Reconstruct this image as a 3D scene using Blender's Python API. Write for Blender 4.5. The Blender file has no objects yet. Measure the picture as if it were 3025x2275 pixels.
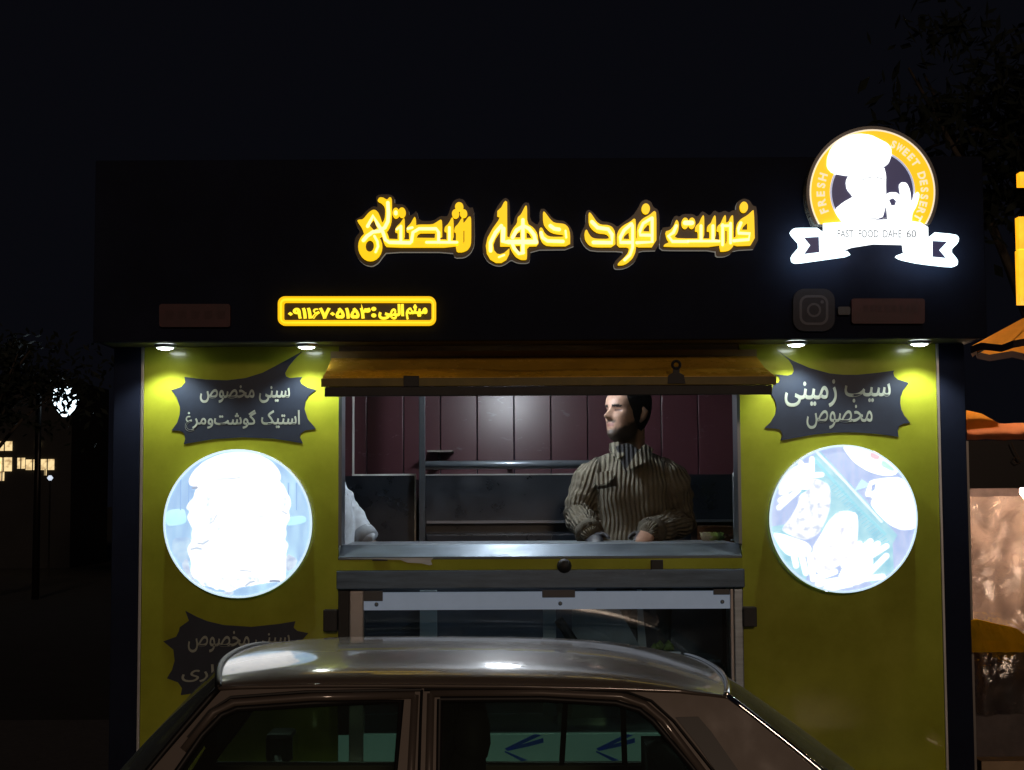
import bpy, bmesh, math, random, re
from mathutils import Vector, Matrix
from mathutils.geometry import tessellate_polygon
R = math.radians
random.seed(7)
sc = bpy.context.scene
COL = sc.collection

# ------------------------------------------------------------------ camera
FPX, W, H = 4500.0, 3025.0, 2275.0
cam_d = bpy.data.cameras.new('camera')
cam = bpy.data.objects.new('camera', cam_d); COL.objects.link(cam)
cam_d.sensor_width = 36; cam_d.lens = 36 * FPX / W
cam_d.clip_start = 0.05; cam_d.clip_end = 500
CAM = Vector((0, -6.25, 1.90))
CR = Matrix.Rotation(R(90 + 4.1), 3, 'X') @ Matrix.Rotation(R(-0.28), 3, 'Z')
cam.matrix_world = Matrix.Translation(CAM) @ CR.to_4x4()
sc.camera = cam
# ------------------------------------------------------------------ night sky, weak far sodium light, exposure
world = bpy.data.worlds.new('World'); sc.world = world; world.use_nodes = True
bg = world.node_tree.nodes['Background']
bg.inputs[0].default_value = (0.44, 0.46, 0.72, 1); bg.inputs[1].default_value = 0.0052
sun_d = bpy.data.lights.new('sun', 'SUN'); sun_d.energy = 0.28; sun_d.angle = R(6); sun_d.color = (1.0, 0.70, 0.50)
sun = bpy.data.objects.new('sun', sun_d); COL.objects.link(sun)
sun.rotation_euler = (R(75), 0, R(6))      # from behind the camera
sc.view_settings.view_transform = 'Standard'; sc.view_settings.look = 'None'
sc.view_settings.exposure = 0.0; sc.view_settings.gamma = 1.0
sc.cycles.use_denoising = True
sc.cycles.max_bounces = 8; sc.cycles.transparent_max_bounces = 12
sc.cycles.sample_clamp_indirect = 4.0
sc.cycles.caustics_reflective = False; sc.cycles.caustics_refractive = False

def P(px, py, Y):
    d = CR @ Vector(((px - W / 2) / FPX, -(py - H / 2) / FPX, -1))
    return CAM + d * ((Y - CAM.y) / d.y)
def PX(px, Y, py=1500): return P(px, py, Y).x
def PZ(py, Y, px=1512): return P(px, py, Y).z

# ------------------------------------------------------------------ materials
MATS = {}
def mat(name, col, rough=0.5, metal=0.0, emit=None, es=0.0, var=0.0, vs=8.0, bump=0.0, bs=60.0, coat=0.0, spec=0.5, rvar=0.0, stretch=None):
    if name in MATS: return MATS[name]
    m = bpy.data.materials.new(name); m.use_nodes = True; MATS[name] = m
    n, l = m.node_tree.nodes, m.node_tree.links
    b = n['Principled BSDF']
    b.inputs['Base Color'].default_value = (*col, 1); b.inputs['Roughness'].default_value = rough
    b.inputs['Metallic'].default_value = metal; b.inputs['Coat Weight'].default_value = coat
    b.inputs['Coat Roughness'].default_value = 0.04; b.inputs['Specular IOR Level'].default_value = spec
    if emit:
        b.inputs['Emission Color'].default_value = (*emit, 1); b.inputs['Emission Strength'].default_value = es
    if var or bump or rvar:
        tc = n.new('ShaderNodeTexCoord'); mp = n.new('ShaderNodeMapping'); l.new(tc.outputs['Object'], mp.inputs['Vector'])
        if stretch: mp.inputs['Scale'].default_value = stretch
        t = n.new('ShaderNodeTexNoise'); t.inputs['Scale'].default_value = vs; t.inputs['Detail'].default_value = 6; t.inputs['Roughness'].default_value = 0.65
        l.new(mp.outputs[0], t.inputs['Vector'])
        if var:
            r = n.new('ShaderNodeMapRange'); r.inputs[1].default_value = .3; r.inputs[2].default_value = .7
            r.inputs[3].default_value = 1 - var; r.inputs[4].default_value = 1 + var
            l.new(t.outputs['Fac'], r.inputs[0])
            x = n.new('ShaderNodeMix'); x.data_type = 'RGBA'; x.blend_type = 'MULTIPLY'; x.inputs[0].default_value = 1
            x.inputs[6].default_value = (*col, 1); l.new(r.outputs[0], x.inputs[7])
            l.new(x.outputs[2], b.inputs['Base Color'])
        if rvar:
            r2 = n.new('ShaderNodeMapRange'); r2.inputs[1].default_value = .3; r2.inputs[2].default_value = .7
            r2.inputs[3].default_value = max(.02, rough - rvar); r2.inputs[4].default_value = min(1, rough + rvar)
            l.new(t.outputs['Fac'], r2.inputs[0]); l.new(r2.outputs[0], b.inputs['Roughness'])
        if bump:
            t2 = n.new('ShaderNodeTexNoise'); t2.inputs['Scale'].default_value = bs; t2.inputs['Detail'].default_value = 4
            l.new(mp.outputs[0], t2.inputs['Vector'])
            bp = n.new('ShaderNodeBump'); bp.inputs['Strength'].default_value = bump; bp.inputs['Distance'].default_value = 0.01
            l.new(t2.outputs['Fac'], bp.inputs['Height']); l.new(bp.outputs[0], b.inputs['Normal'])
    return m

def lightprint(name, c1, c2, es, scale=8.0, lo=.35, hi=.65, detail=6.0, stretch=None):
    """a printed film lit from behind: emission whose print colour changes with noise"""
    m = bpy.data.materials.new(name); m.use_nodes = True; MATS[name] = m
    n, l = m.node_tree.nodes, m.node_tree.links; b = n['Principled BSDF']
    b.inputs['Base Color'].default_value = (.5, .5, .5, 1); b.inputs['Roughness'].default_value = .25
    tc = n.new('ShaderNodeTexCoord'); t = n.new('ShaderNodeTexNoise'); t.inputs['Scale'].default_value = scale; t.inputs['Detail'].default_value = detail
    mp = n.new('ShaderNodeMapping'); l.new(tc.outputs['Object'], mp.inputs['Vector']); l.new(mp.outputs[0], t.inputs['Vector'])
    if stretch: mp.inputs['Scale'].default_value = stretch
    cr = n.new('ShaderNodeValToRGB'); cr.color_ramp.elements[0].position = lo; cr.color_ramp.elements[1].position = hi
    cr.color_ramp.elements[0].color = (*c1, 1); cr.color_ramp.elements[1].color = (*c2, 1)
    l.new(t.outputs['Fac'], cr.inputs[0]); l.new(cr.outputs[0], b.inputs['Emission Color']); b.inputs['Emission Strength'].default_value = es
    return m

def glass(name, tint, gloss=0.02, ior=1.45, dust=0.0):
    m = bpy.data.materials.new(name); m.use_nodes = True; MATS[name] = m
    n, l = m.node_tree.nodes, m.node_tree.links; n.remove(n['Principled BSDF'])
    out = [x for x in n if x.type == 'OUTPUT_MATERIAL'][0]
    tr = n.new('ShaderNodeBsdfTransparent'); tr.inputs[0].default_value = (*tint, 1)
    gl = n.new('ShaderNodeBsdfGlossy'); gl.inputs['Roughness'].default_value = gloss
    fr = n.new('ShaderNodeFresnel'); fr.inputs[0].default_value = ior
    mx = n.new('ShaderNodeMixShader'); l.new(fr.outputs[0], mx.inputs[0]); l.new(tr.outputs[0], mx.inputs[1]); l.new(gl.outputs[0], mx.inputs[2])
    if dust:
        df = n.new('ShaderNodeBsdfDiffuse'); df.inputs[0].default_value = (.35, .38, .34, 1)
        m3 = n.new('ShaderNodeMixShader'); m3.inputs[0].default_value = dust; l.new(mx.outputs[0], m3.inputs[1]); l.new(df.outputs[0], m3.inputs[2]); l.new(m3.outputs[0], out.inputs['Surface'])
    else: l.new(mx.outputs[0], out.inputs['Surface'])
    return m

NAVY = mat('navy_cladding', (.0145, .018, .036), .6, var=.25, vs=3, rvar=.08, spec=.03)
YELLOW = mat('yellow_panel', (.40, .435, .035), .22, var=.20, vs=3.0, coat=.35, rvar=.06)
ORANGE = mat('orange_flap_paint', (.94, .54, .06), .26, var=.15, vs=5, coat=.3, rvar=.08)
STEEL = mat('brushed_steel', (.40, .46, .52), .36, .75, var=.18, vs=5, rvar=.1, stretch=(1, 8, 14), bump=.05, bs=120)
ALU = mat('aluminium', (.62, .63, .65), .38, .9, var=.12, vs=9)
BLACK = mat('black_rubber', (.016, .016, .018), .55, var=.3, vs=12)
DARKSTEEL = mat('dark_enamel', (.007, .010, .015), .32, .0, var=.35, vs=6, rvar=.1)
MAROON = None
WHITE = mat('white_paint', (.52, .66, .82), .4, var=.08, vs=6)
DARK = mat('dark_fabric', (.014, .014, .016), .8, var=.3, vs=20)
ACRYL = mat('acrylic_edge_lit', (.55, .54, .5), .18, spec=.8, emit=(.75, .70, .60), es=.20)
SIGNBLACK = mat('black_acrylic', (.05, .04, .03), .35, spec=.45)
LETTER = mat('letter_face_lit', (.6, .45, .03), .3, emit=(1.0, .60, .004), es=1.05)
CORE = mat('letter_core_lit', (.7, .6, .3), .3, emit=(1.0, .84, .34), es=1.6)
WHITELIT = mat('white_face_lit', (.8, .8, .8), .3, emit=(.92, .98, 1.0), es=1.8)
GOLDLIT = mat('gold_face_lit', (.6, .4, .03), .3, emit=(1.0, .56, .004), es=1.0)
LED = mat('led_disc_lit', (.8, .8, .8), .3, emit=(.90, 1.0, .97), es=14)
DECAL = mat('bubble_vinyl', (.022, .032, .058), .42, var=.2, vs=6)
PRINT = mat('pale_print', (.42, .47, .42), .5, var=.10, vs=14)
m = bpy.data.materials.new('maroon_panel'); m.use_nodes = True; MAROON = m
n, l = m.node_tree.nodes, m.node_tree.links; b = n['Principled BSDF']; b.inputs['Roughness'].default_value = .28
tc = n.new('ShaderNodeTexCoord'); t1 = n.new('ShaderNodeTexNoise'); t1.inputs['Scale'].default_value = 3; t1.inputs['Detail'].default_value = 8
mp = n.new('ShaderNodeMapping'); mp.inputs['Rotation'].default_value = (0, .6, 0); mp.inputs['Scale'].default_value = (9, 9, 24)
t2 = n.new('ShaderNodeTexNoise'); t2.inputs['Scale'].default_value = 1.3; t2.inputs['Detail'].default_value = 7; t2.inputs['Distortion'].default_value = 1.2
gm = n.new('ShaderNodeNewGeometry'); l.new(gm.outputs['Position'], t1.inputs['Vector']); l.new(gm.outputs['Position'], mp.inputs[0]); l.new(mp.outputs[0], t2.inputs['Vector'])
cr = n.new('ShaderNodeValToRGB'); cr.color_ramp.elements[0].color = (.080, .024, .034, 1); cr.color_ramp.elements[1].color = (.130, .048, .062, 1)
l.new(t1.outputs['Fac'], cr.inputs[0])
c2 = n.new('ShaderNodeValToRGB'); c2.color_ramp.elements[0].position = .66; c2.color_ramp.elements[1].position = .76
l.new(t2.outputs['Fac'], c2.inputs[0])
mx = n.new('ShaderNodeMix'); mx.data_type = 'RGBA'; l.new(c2.outputs[0], mx.inputs[0]); l.new(cr.outputs[0], mx.inputs[6]); mx.inputs[7].default_value = (.17, .11, .12, 1)
l.new(mx.outputs[2], b.inputs['Base Color'])

# ------------------------------------------------------------------ object helpers
def tag(o, label=None, cat=None, group=None, kind=None):
    if label: o['label'] = label
    if cat: o['category'] = cat
    if group: o['group'] = group
    if kind: o['kind'] = kind
    return o
def thing(name, loc, label, cat, group=None):
    o = bpy.data.objects.new(name, None); COL.objects.link(o); o.location = loc; o.empty_display_size = .1
    return tag(o, label, cat, group)
def wloc(o):
    v = Vector(o.location)
    while o.parent: o = o.parent; v += Vector(o.location)
    return v
def mk(name, verts, faces, ma, parent=None, smooth=False, mids=None):
    """verts are world coordinates; the origin goes to the base centre"""
    vs = [Vector(v) for v in verts]
    lo = Vector((min(v.x for v in vs), min(v.y for v in vs), min(v.z for v in vs)))
    hi = Vector((max(v.x for v in vs), max(v.y for v in vs), max(v.z for v in vs)))
    org = Vector(((lo.x + hi.x) / 2, (lo.y + hi.y) / 2, lo.z))
    me = bpy.data.meshes.new(name); me.from_pydata([v - org for v in vs], [], faces)
    for x in (ma if isinstance(ma, (list, tuple)) else [ma]): me.materials.append(x)
    if mids: me.polygons.foreach_set('material_index', mids)
    if smooth: me.polygons.foreach_set('use_smooth', [True] * len(me.polygons))
    me.update()
    o = bpy.data.objects.new(name, me); COL.objects.link(o)
    if parent: o.parent = parent; o.location = org - wloc(parent)
    else: o.location = org
    return o
def fixn(o):
    bm = bmesh.new(); bm.from_mesh(o.data); bmesh.ops.recalc_face_normals(bm, faces=bm.faces); bm.to_mesh(o.data); bm.free(); return o
BOXF = [(0, 3, 2, 1), (4, 5, 6, 7), (0, 1, 5, 4), (1, 2, 6, 5), (2, 3, 7, 6), (3, 0, 4, 7)]
def boxv(x0, x1, y0, y1, z0, z1):
    return [(x0, y0, z0), (x1, y0, z0), (x1, y1, z0), (x0, y1, z0), (x0, y0, z1), (x1, y0, z1), (x1, y1, z1), (x0, y1, z1)]
class MB:
    def __init__(s): s.v = []; s.f = []; s.m = []
    def add(s, v, f, mi=0):
        k = len(s.v); s.v += [tuple(x) for x in v]; s.f += [tuple(i + k for i in q) for q in f]; s.m += [mi] * len(f); return s
    def box(s, x0, x1, y0, y1, z0, z1, mi=0): return s.add(boxv(x0, x1, y0, y1, z0, z1), BOXF, mi)
    def tube(s, pts, rad, seg=10, mi=0, cap=True):
        pts = [Vector(p) for p in pts]; rad = rad if isinstance(rad, (list, tuple)) else [rad] * len(pts)
        vs = []; fs = []; up = None
        for i, p in enumerate(pts):
            d = (pts[min(i + 1, len(pts) - 1)] - pts[max(i - 1, 0)]).normalized()
            if up is None: up = Vector((0, 0, 1)) if abs(d.z) < .9 else Vector((1, 0, 0))
            a = d.cross(up).normalized(); c = d.cross(a).normalized(); up = -c if (-c).dot(up) > 0 else c
            for k in range(seg):
                t = 2 * math.pi * k / seg; vs.append(p + (a * math.cos(t) + c * math.sin(t)) * rad[i])
        for i in range(len(pts) - 1):
            for k in range(seg):
                fs.append((i * seg + k, i * seg + (k + 1) % seg, (i + 1) * seg + (k + 1) % seg, (i + 1) * seg + k))
        if cap: fs.append(tuple(range(seg))); fs.append(tuple(reversed(range((len(pts) - 1) * seg, len(pts) * seg))))
        return s.add(vs, fs, mi)
    def build(s, name, ma, parent=None, smooth=False): return fixn(mk(name, s.v, s.f, ma, parent, smooth, s.m))
def box(name, x0, x1, y0, y1, z0, z1, ma, parent=None, bev=0.0):
    o = mk(name, boxv(x0, x1, y0, y1, z0, z1), BOXF, ma, parent)
    if bev:
        bm = bmesh.new(); bm.from_mesh(o.data)
        bmesh.ops.bevel(bm, geom=list(bm.edges), offset=bev, segments=2, affect='EDGES', profile=.6); bm.to_mesh(o.data); bm.free()
    return o
def prism(polys, Y, depth, acc=None, mi=0, side=None, step=0.0):
    """polys: list of (outer, [holes]) in world (x,z); front at Y, back at Y+depth"""
    acc = acc or MB()
    for i, pl in enumerate(polys):
        rings = [pl[0]] + list(pl[1]); y = Y - step * (i % 4)
        flat = [q for r in rings for q in r]
        tri = tessellate_polygon([[Vector((q[0], q[1], 0)) for q in r] for r in rings])
        acc.add([(q[0], y, q[1]) for q in flat], tri, mi)
        k = 0
        for r in rings:
            nn = len(r); vs = [(q[0], y, q[1]) for q in r] + [(q[0], Y + depth, q[1]) for q in r]
            acc.add(vs, [(j, (j + 1) % nn, nn + (j + 1) % nn, nn + j) for j in range(nn)], mi if side is None else side)
    return acc
def pw(pts, Y, org, s):
    """zoomed trace -> world (x,z) on the plane Y"""
    out = []
    for x, y in pts:
        p = P(org[0] + x / s, org[1] + y / s, Y); out.append((p.x, p.z))
    return out
def chaikin(pts, k=1):
    for _ in range(k):
        q = []
        for i in range(len(pts)):
            a, b_ = pts[i], pts[(i + 1) % len(pts)]
            q.append((a[0] * .8 + b_[0] * .2, a[1] * .8 + b_[1] * .2)); q.append((a[0] * .2 + b_[0] * .8, a[1] * .2 + b_[1] * .8))
        pts = q
    return pts
def ell(cx, cy, rx, ry=None, nseg=24, a0=0, a1=2 * math.pi):
    ry = ry or rx; full = abs(a1 - a0 - 2 * math.pi) < 1e-6
    k = nseg if full else nseg + 1
    return [(cx + rx * math.cos(a0 + (a1 - a0) * i / nseg), cy + ry * math.sin(a0 + (a1 - a0) * i / nseg)) for i in range(k)]
def stroke(pts, w):
    """polyline -> fat outline with round ends"""
    L, Rr = [], []
    for i, p in enumerate(pts):
        a = pts[max(i - 1, 0)]; c = pts[min(i + 1, len(pts) - 1)]
        d = math.hypot(c[0] - a[0], c[1] - a[1]) or 1; nx, ny = -(c[1] - a[1]) / d, (c[0] - a[0]) / d
        L.append((p[0] + nx * w / 2, p[1] + ny * w / 2)); Rr.append((p[0] - nx * w / 2, p[1] - ny * w / 2))
    a0 = math.atan2(Rr[0][1] - L[0][1], Rr[0][0] - L[0][0])
    def cap(c, fr, to):
        t0 = math.atan2(fr[1] - c[1], fr[0] - c[0]); r = w / 2
        return [(c[0] + r * math.cos(t0 - math.pi * k / 5), c[1] + r * math.sin(t0 - math.pi * k / 5)) for k in range(1, 5)]
    return L + cap(pts[-1], L[-1], Rr[-1]) + Rr[::-1] + cap(pts[0], Rr[0], L[0])

# ---- lettering (built-in font; Persian letters are joined by hand with presentation forms)
J = {'ب': (0xFE8F, 4), 'ت': (0xFE95, 4), 'ث': (0xFE99, 4), 'خ': (0xFEA5, 4), 'س': (0xFEB1, 4), 'ش': (0xFEB5, 4), 'ص': (0xFEB9, 4),
     'غ': (0xFECD, 4), 'ف': (0xFED1, 4), 'ک': (0xFB8E, 4), 'گ': (0xFB92, 4), 'ل': (0xFEDD, 4), 'م': (0xFEE1, 4), 'ن': (0xFEE5, 4),
     'ه': (0xFEE9, 4), 'ی': (0xFBFC, 4), 'ا': (0xFE8D, 2), 'د': (0xFEA9, 2), 'ر': (0xFEAD, 2), 'ز': (0xFEAF, 2), 'و': (0xFEED, 2)}
def joinfa(s):
    out = []
    for i, c in enumerate(s):
        if c not in J: out.append(c); continue
        b0, k = J[c]
        prev = i > 0 and s[i - 1] in J and J[s[i - 1]][1] == 4
        nxt = k == 4 and i + 1 < len(s) and s[i + 1] in J
        out.append(chr(b0 + ((3 if nxt else 1) if prev else (2 if nxt else 0))))
    s2 = ''.join(out).replace('\u200c', '')
    if any(c in J for c in s): s2 = s2[::-1]
    return s2
def textmesh(s, bold=.02):
    cu = bpy.data.curves.new('lettering', 'FONT'); cu.body = joinfa(s); cu.extrude = .02; cu.bevel_depth = bold; cu.bevel_resolution = 0
    cu.resolution_u = 4
    o = bpy.data.objects.new('lettering', cu); COL.objects.link(o)
    bpy.context.view_layer.update()
    me = bpy.data.meshes.new_from_object(o.evaluated_get(bpy.context.evaluated_depsgraph_get()))
    v = [x.co.copy() for x in me.vertices]; f = [tuple(p.vertices) for p in me.polygons]
    bpy.data.objects.remove(o); bpy.data.curves.remove(cu); bpy.data.meshes.remove(me)
    par = list(range(len(v)))
    def find(a):
        while par[a] != a: par[a] = par[par[a]]; a = par[a]
        return a
    for q in f:
        for a in q[1:]: par[find(a)] = find(q[0])
    ids = {}
    isl = [ids.setdefault(find(i), len(ids)) for i in range(len(v))]
    zt = max(x.z for x in v)
    x0, x1 = min(x.x for x in v), max(x.x for x in v); y0, y1 = min(x.y for x in v), max(x.y for x in v)
    v = [((x.x - x0) / (x1 - x0), (x.y - y0) / (y1 - y0), (x.z / zt + 1) / 2, isl[i] % 3) for i, x in enumerate(v)]
    return v, f, (x1 - x0) / (y1 - y0)
def text_on(name, s, boxpx, Y, depth, ma, parent, bold=.02, org=(0, 0), sc_=1.0):
    x0, y0, x1, y1 = boxpx
    A = P(org[0] + x0 / sc_, org[1] + y1 / sc_, Y); B = P(org[0] + x1 / sc_, org[1] + y1 / sc_, Y)
    C = P(org[0] + x0 / sc_, org[1] + y0 / sc_, Y)
    v, f, _ = textmesh(s, bold)
    vs = [A + (B - A) * q[0] + (C - A) * q[1] + Vector((0, -depth * q[2] - .0004 * q[3], 0)) for q in v]
    return mk(name, vs, f, ma, parent)

# ================================================================== the ground
ASPH = mat('asphalt', (.045, .045, .047), .8, var=.3, vs=40, bump=.4, bs=300)
PAVE = mat('paving_concrete', (.10, .097, .094), .8, var=.25, vs=20, bump=.3, bs=150)
tag(box('ground', -220, 220, -120, 260, -.5, -.004, mat('earth', (.02, .018, .017), .9, var=.3, vs=2)), kind='structure')
tag(box('road', -200, 200, -9.5, -.14, -.3, 0, ASPH), kind='structure')
tag(box('pavement', -200, 200, .0, 6, -.3, .13, PAVE), kind='structure')
tag(box('kerb', -200, 200, -.14, 0, -.3, .13, mat('kerb_concrete', (.25, .24, .23), .8, var=.2, vs=15), bev=.012), kind='structure')
tag(box('footpath', -200, 200, -14, -9.5, -.3, .13, PAVE), kind='structure')

# ================================================================== kiosk shell
YF = 0.0; YFA = -0.25
xL, xR = PX(424, YF, 1300), PX(2770, YF, 1300)
oL, oR = PX(1000, YF, 1400), PX(2189, YF, 1400)
xO0, xO1 = xL - .125, PX(2858, 0.0, 1450)          # outer edges of the dark frame
zS = PZ(1005, YFA)                                    # soffit
zT = PZ(468, YFA)                                     # fascia top
zC = PZ(1607, .075)                                   # counter top
zB = .40; zFl = .58; zCe = zS + .12; YB = 1.75
K = thing('food_kiosk', ((xL + xR) / 2, .9, 0), 'yellow and navy food kiosk with open serving hatch behind the parked car', 'kiosk')
box('fascia', xO0 - .02, xO1 + .02, YFA, YFA + .05, zS, zT, NAVY, K, .004)
box('fascia_back', xO0 - .02, xO1 + .02, YFA + .052, .10, zT - .06, zT - .01, NAVY, K)
for xx in (xO0 - .02, xO1 - .03): box('fascia_end', xx, xx + .05, YFA + .052, .12, zS + .004, zT - .062, NAVY, K)
box('soffit', xO0, xO1, YFA + .052, -.002, zS + .003, zS + .02, mat('soffit_board', (.05, .05, .04), .5, var=.2, vs=8), K)
# yellow front panels, aluminium edge trims, dark corner frames
box('front_panel', xL, oL, .0, .03, zB, zS + .02, YELLOW, K)
box('front_panel', oR, xR, .0, .03, zB, zS + .02, YELLOW, K)
box('edge_trim', xL - .013, xL - .001, -.006, .03, zB, zS + .002, ALU, K, .002)
box('edge_trim', xR + .001, xR + .012, -.006, .03, zB, zS + .002, ALU, K, .002)
box('corner_frame', xO0, xL - .014, -.004, .09, zB - .02, zS + .002, NAVY, K, .004)
box('corner_frame', xR + .013, xO1, -.004, .09, zB - .02, zS + .002, NAVY, K, .004)
box('side_wall', xO0, xO0 + .04, .092, YB + .1, zB, zCe + .1, NAVY, K)
box('side_wall', xO1 - .04, xO1, .092, YB + .1, zB, zCe + .1, NAVY, K)
box('rear_wall', xO0 + .042, xO1 - .042, YB + .03, YB + .1, zB, zCe + .1, NAVY, K)
box('roof_slab', xO0 - .03, xO1 + .03, .0, YB + .14, zCe + .102, zCe + .16, NAVY, K)
box('ceiling', xO0 + .042, xO1 - .042, .035, YB + .028, zCe + .05, zCe + .1, mat('ceiling_board', (.35, .36, .38), .6, var=.15, vs=5), K)
box('floor_deck', xO0 + .042, xO1 - .042, .035, YB + .028, zFl - .1, zFl, mat('chequer_plate', (.2, .2, .2), .5, .6, var=.2, vs=10), K)
box('chassis', xO0 + .05, xO1 - .05, .06, YB, .30, zB - .021, BLACK, K)
for xx in (xO0 + .25, xO1 - .37, (xO0 + xO1) / 2):
    for yy in (.15, 1.55): box('support_leg', xx, xx + .12, yy, yy + .12, .13, .30, BLACK, K)
box('lintel', oL + .002, oR - .002, .004, .034, PZ(1046, 0), zS + .018, mat('lintel_steel', (.22, .17, .12), .4, .5, var=.2, vs=5), K)
# jambs of the hatch
box('jamb', oL + .001, oL + .014, -.008, .12, zC, PZ(1046, 0) - .002, mat('jamb_steel', (.22, .25, .28), .3, .9), K)
box('jamb', oR - .014, oR - .001, -.008, .12, zC, PZ(1046, 0) - .002, MATS['jamb_steel'], K)
# maroon wall boards, one by one
zbw = PZ(1404, YB)
xs0 = PX(1519, YB); bw = .1935; k = math.ceil((xs0 - xO0 - .05) / bw)
x = xs0 - k * bw
while x < xO1 - .05:
    a, b_ = max(x + .0035, xO0 + .045), min(x + bw - .0015, xO1 - .045)
    if b_ > a + .01: box('wall_board', a, b_, YB, YB + .026, zFl + .3, zCe + .048, MAROON, K, .0025)
    x += bw
# stainless counter, yellow strip, lower band
box('counter_top', oL + .016, oR - .016, .077, .50, zC - .018, zC, STEEL, K, .003)
zq = PZ(1651, -.010); ysl = .075
mk('counter_front', [(oL + .003, -.010, zq), (oR - .003, -.010, zq), (oR - .003, -.010, zq + .010), (oL + .003, -.010, zq + .010), (oL + .003, ysl, zC - .001), (oR - .003, ysl, zC - .001), (oL + .003, ysl, zq), (oR - .003, ysl, zq)], [(0, 1, 2, 3), (3, 2, 5, 4), (4, 5, 7, 6), (0, 6, 7, 1), (0, 3, 4, 6), (1, 7, 5, 2)], mat('sill_steel', (.13, .16, .19), .48, .7, var=.3, vs=4, rvar=.14, stretch=(1, 6, 6)), K)
box('yellow_strip', oL + .001, oR - .001, -.014, .03, PZ(1683, -.014), zq - .001, YELLOW, K)
zb1, zb0 = PZ(1683, -.03), PZ(1739, -.03)
box('lower_band', oL - .004, oR + .004, -.03, .03, zb0, zb1 - .002, mat('band_steel', (.10, .15, .22), .42, .5, var=.35, vs=5, rvar=.12, stretch=(1, 5, 9)), K, .004)
T0 = (980, 1360); TS = 5.2
prism([(pw([(80, 1505), (400, 1512), (760, 1520), (1060, 1530), (1160, 1570), (1380, 1582), (1500, 1612), (1545, 1600), (1520, 1545), (1560, 1500)], -.0155, T0, TS), [])], -.0155, .001).build('torn_foil', STEEL, K)
# latch, knob and hinge pieces on the strip
px = P(1667, 1672, -.03); MB().tube([(px.x, -.012, px.z), (px.x, -.03, px.z), (px.x, -.045, px.z)], [.026, .03, .018], 12).build('latch_knob', BLACK, K, True)
px = P(1940, 1670, -.02); box('hinge_block', px.x - .024, px.x + .026, -.026, -.013, px.z - .022, px.z + .022, BLACK, K, .003)
box('hinge_block', PX(1100, -.02), PX(1145, -.02), -.02, -.013, PZ(1652, -.02) - .004, PZ(1652, -.02), BLACK, K)
# bracket blocks either side
for a, b_, c, d in ((955, 996, 1802, 1866), (2196, 2236, 1794, 1852)):
    box('bracket', PX(a, -.05, 1830), PX(b_, -.05, 1830), -.055, -.001, PZ(d, -.05, a), PZ(c, -.05, a), BLACK, K, .004)
# serving flap: hinged under the lintel, falls outwards
fy = -.37; zh = PZ(1054, -.005); zf = PZ(1114, fy)
fa, fb = PX(980, -.006, 1060), PX(2232, -.006, 1060); ga, gb = PX(953, fy, 1110), PX(2288, fy, 1110)
th = .016
FL = MB()
NS = 24
for i in range(NS + 1):
    t = i / NS; wob = .004 * math.sin(t * 9) + .003 * math.sin(t * 23 + 1)
    x1, x2 = fa + (fb - fa) * t, ga + (gb - ga) * t
    FL.v += [(x1, -.006, zh), ((x1 + x2) / 2, fy * .5, (zh + zf) / 2 - .008 + wob), (x2, fy, zf), (x2, fy, zf - th), ((x1 + x2) / 2, fy * .5, (zh + zf) / 2 - .008 + wob - th), (x1, -.006, zh - th)]
for i in range(NS):
    for j in range(5):
        FL.f.append((i * 6 + j, (i + 1) * 6 + j, (i + 1) * 6 + j + 1, i * 6 + j + 1)); FL.m.append(0)
flap = FL.build('serving_flap', ORANGE, K)
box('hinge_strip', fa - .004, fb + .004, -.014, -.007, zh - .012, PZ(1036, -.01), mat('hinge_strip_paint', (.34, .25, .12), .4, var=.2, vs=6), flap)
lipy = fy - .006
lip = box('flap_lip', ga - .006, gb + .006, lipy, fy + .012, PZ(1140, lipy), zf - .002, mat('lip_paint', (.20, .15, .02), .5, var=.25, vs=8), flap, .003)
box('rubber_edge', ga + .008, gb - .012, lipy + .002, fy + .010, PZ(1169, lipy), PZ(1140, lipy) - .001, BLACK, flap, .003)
px = P(1215, 1127, lipy); box('flap_tab', px.x - .03, px.x + .03, lipy - .006, lipy - .001, px.z - .02, px.z + .022, BLACK, flap, .002)
px = P(1997, 1118, lipy); ring = MB()
prism([([(px.x + a, px.z + b_) for a, b_ in [(-.033, -.02), (.036, -.02), (.030, .012), (.014, .022), (.012, .045), (-.010, .045), (-.013, .022), (-.030, .012)]], [])], lipy - .006, .005, ring)
ring.tube([(px.x + .001 + .015 * math.cos(a), lipy - .004, px.z + .052 + .015 * math.sin(a)) for a in [2 * math.pi * k / 16 for k in range(17)]], .0055, 8)
ring.build('hook_eye', BLACK, flap)
# ---- service area inside: rear units
def framed(name, x0, x1, y0, y1, Y, parent, label=None):
    X0, X1 = PX(x0, Y), PX(x1, Y); Z1, Z0 = PZ(y0, Y), PZ(y1, Y)
    return X0, X1, Z0, Z1
CK = thing('cooking_range', (PX(1700, 1.4), 1.5, zFl), 'dark steel cooking range with pale edging behind the man at the back wall', 'cooking range')
Yc = 1.30
X0, X1 = PX(1256, Yc), PX(2180, Yc); Z1 = PZ(1404, Yc)
box('splash_panel', X0, X1, Yc, Yc + .03, zFl + .55, Z1, DARKSTEEL, CK)
box('edge_trim', X0 - .008, X0 - .001, Yc - .006, Yc + .03, zFl + .55, Z1, ALU, CK)
box('edge_trim', X0 - .008, PX(1730, Yc), Yc - .006, Yc + .03, Z1 + .001, Z1 + .007, mat('dull_trim', (.3, .3, .28), .5, .6), CK)
box('body', X0, X1, Yc + .032, YB - .03, zFl, Z1 - .1, DARKSTEEL, CK)
box('hob', X0 + .02, X1 - .05, Yc - .28, Yc - .002, zFl + .3, PZ(1575, Yc - .1), DARKSTEEL, CK, .006)
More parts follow.
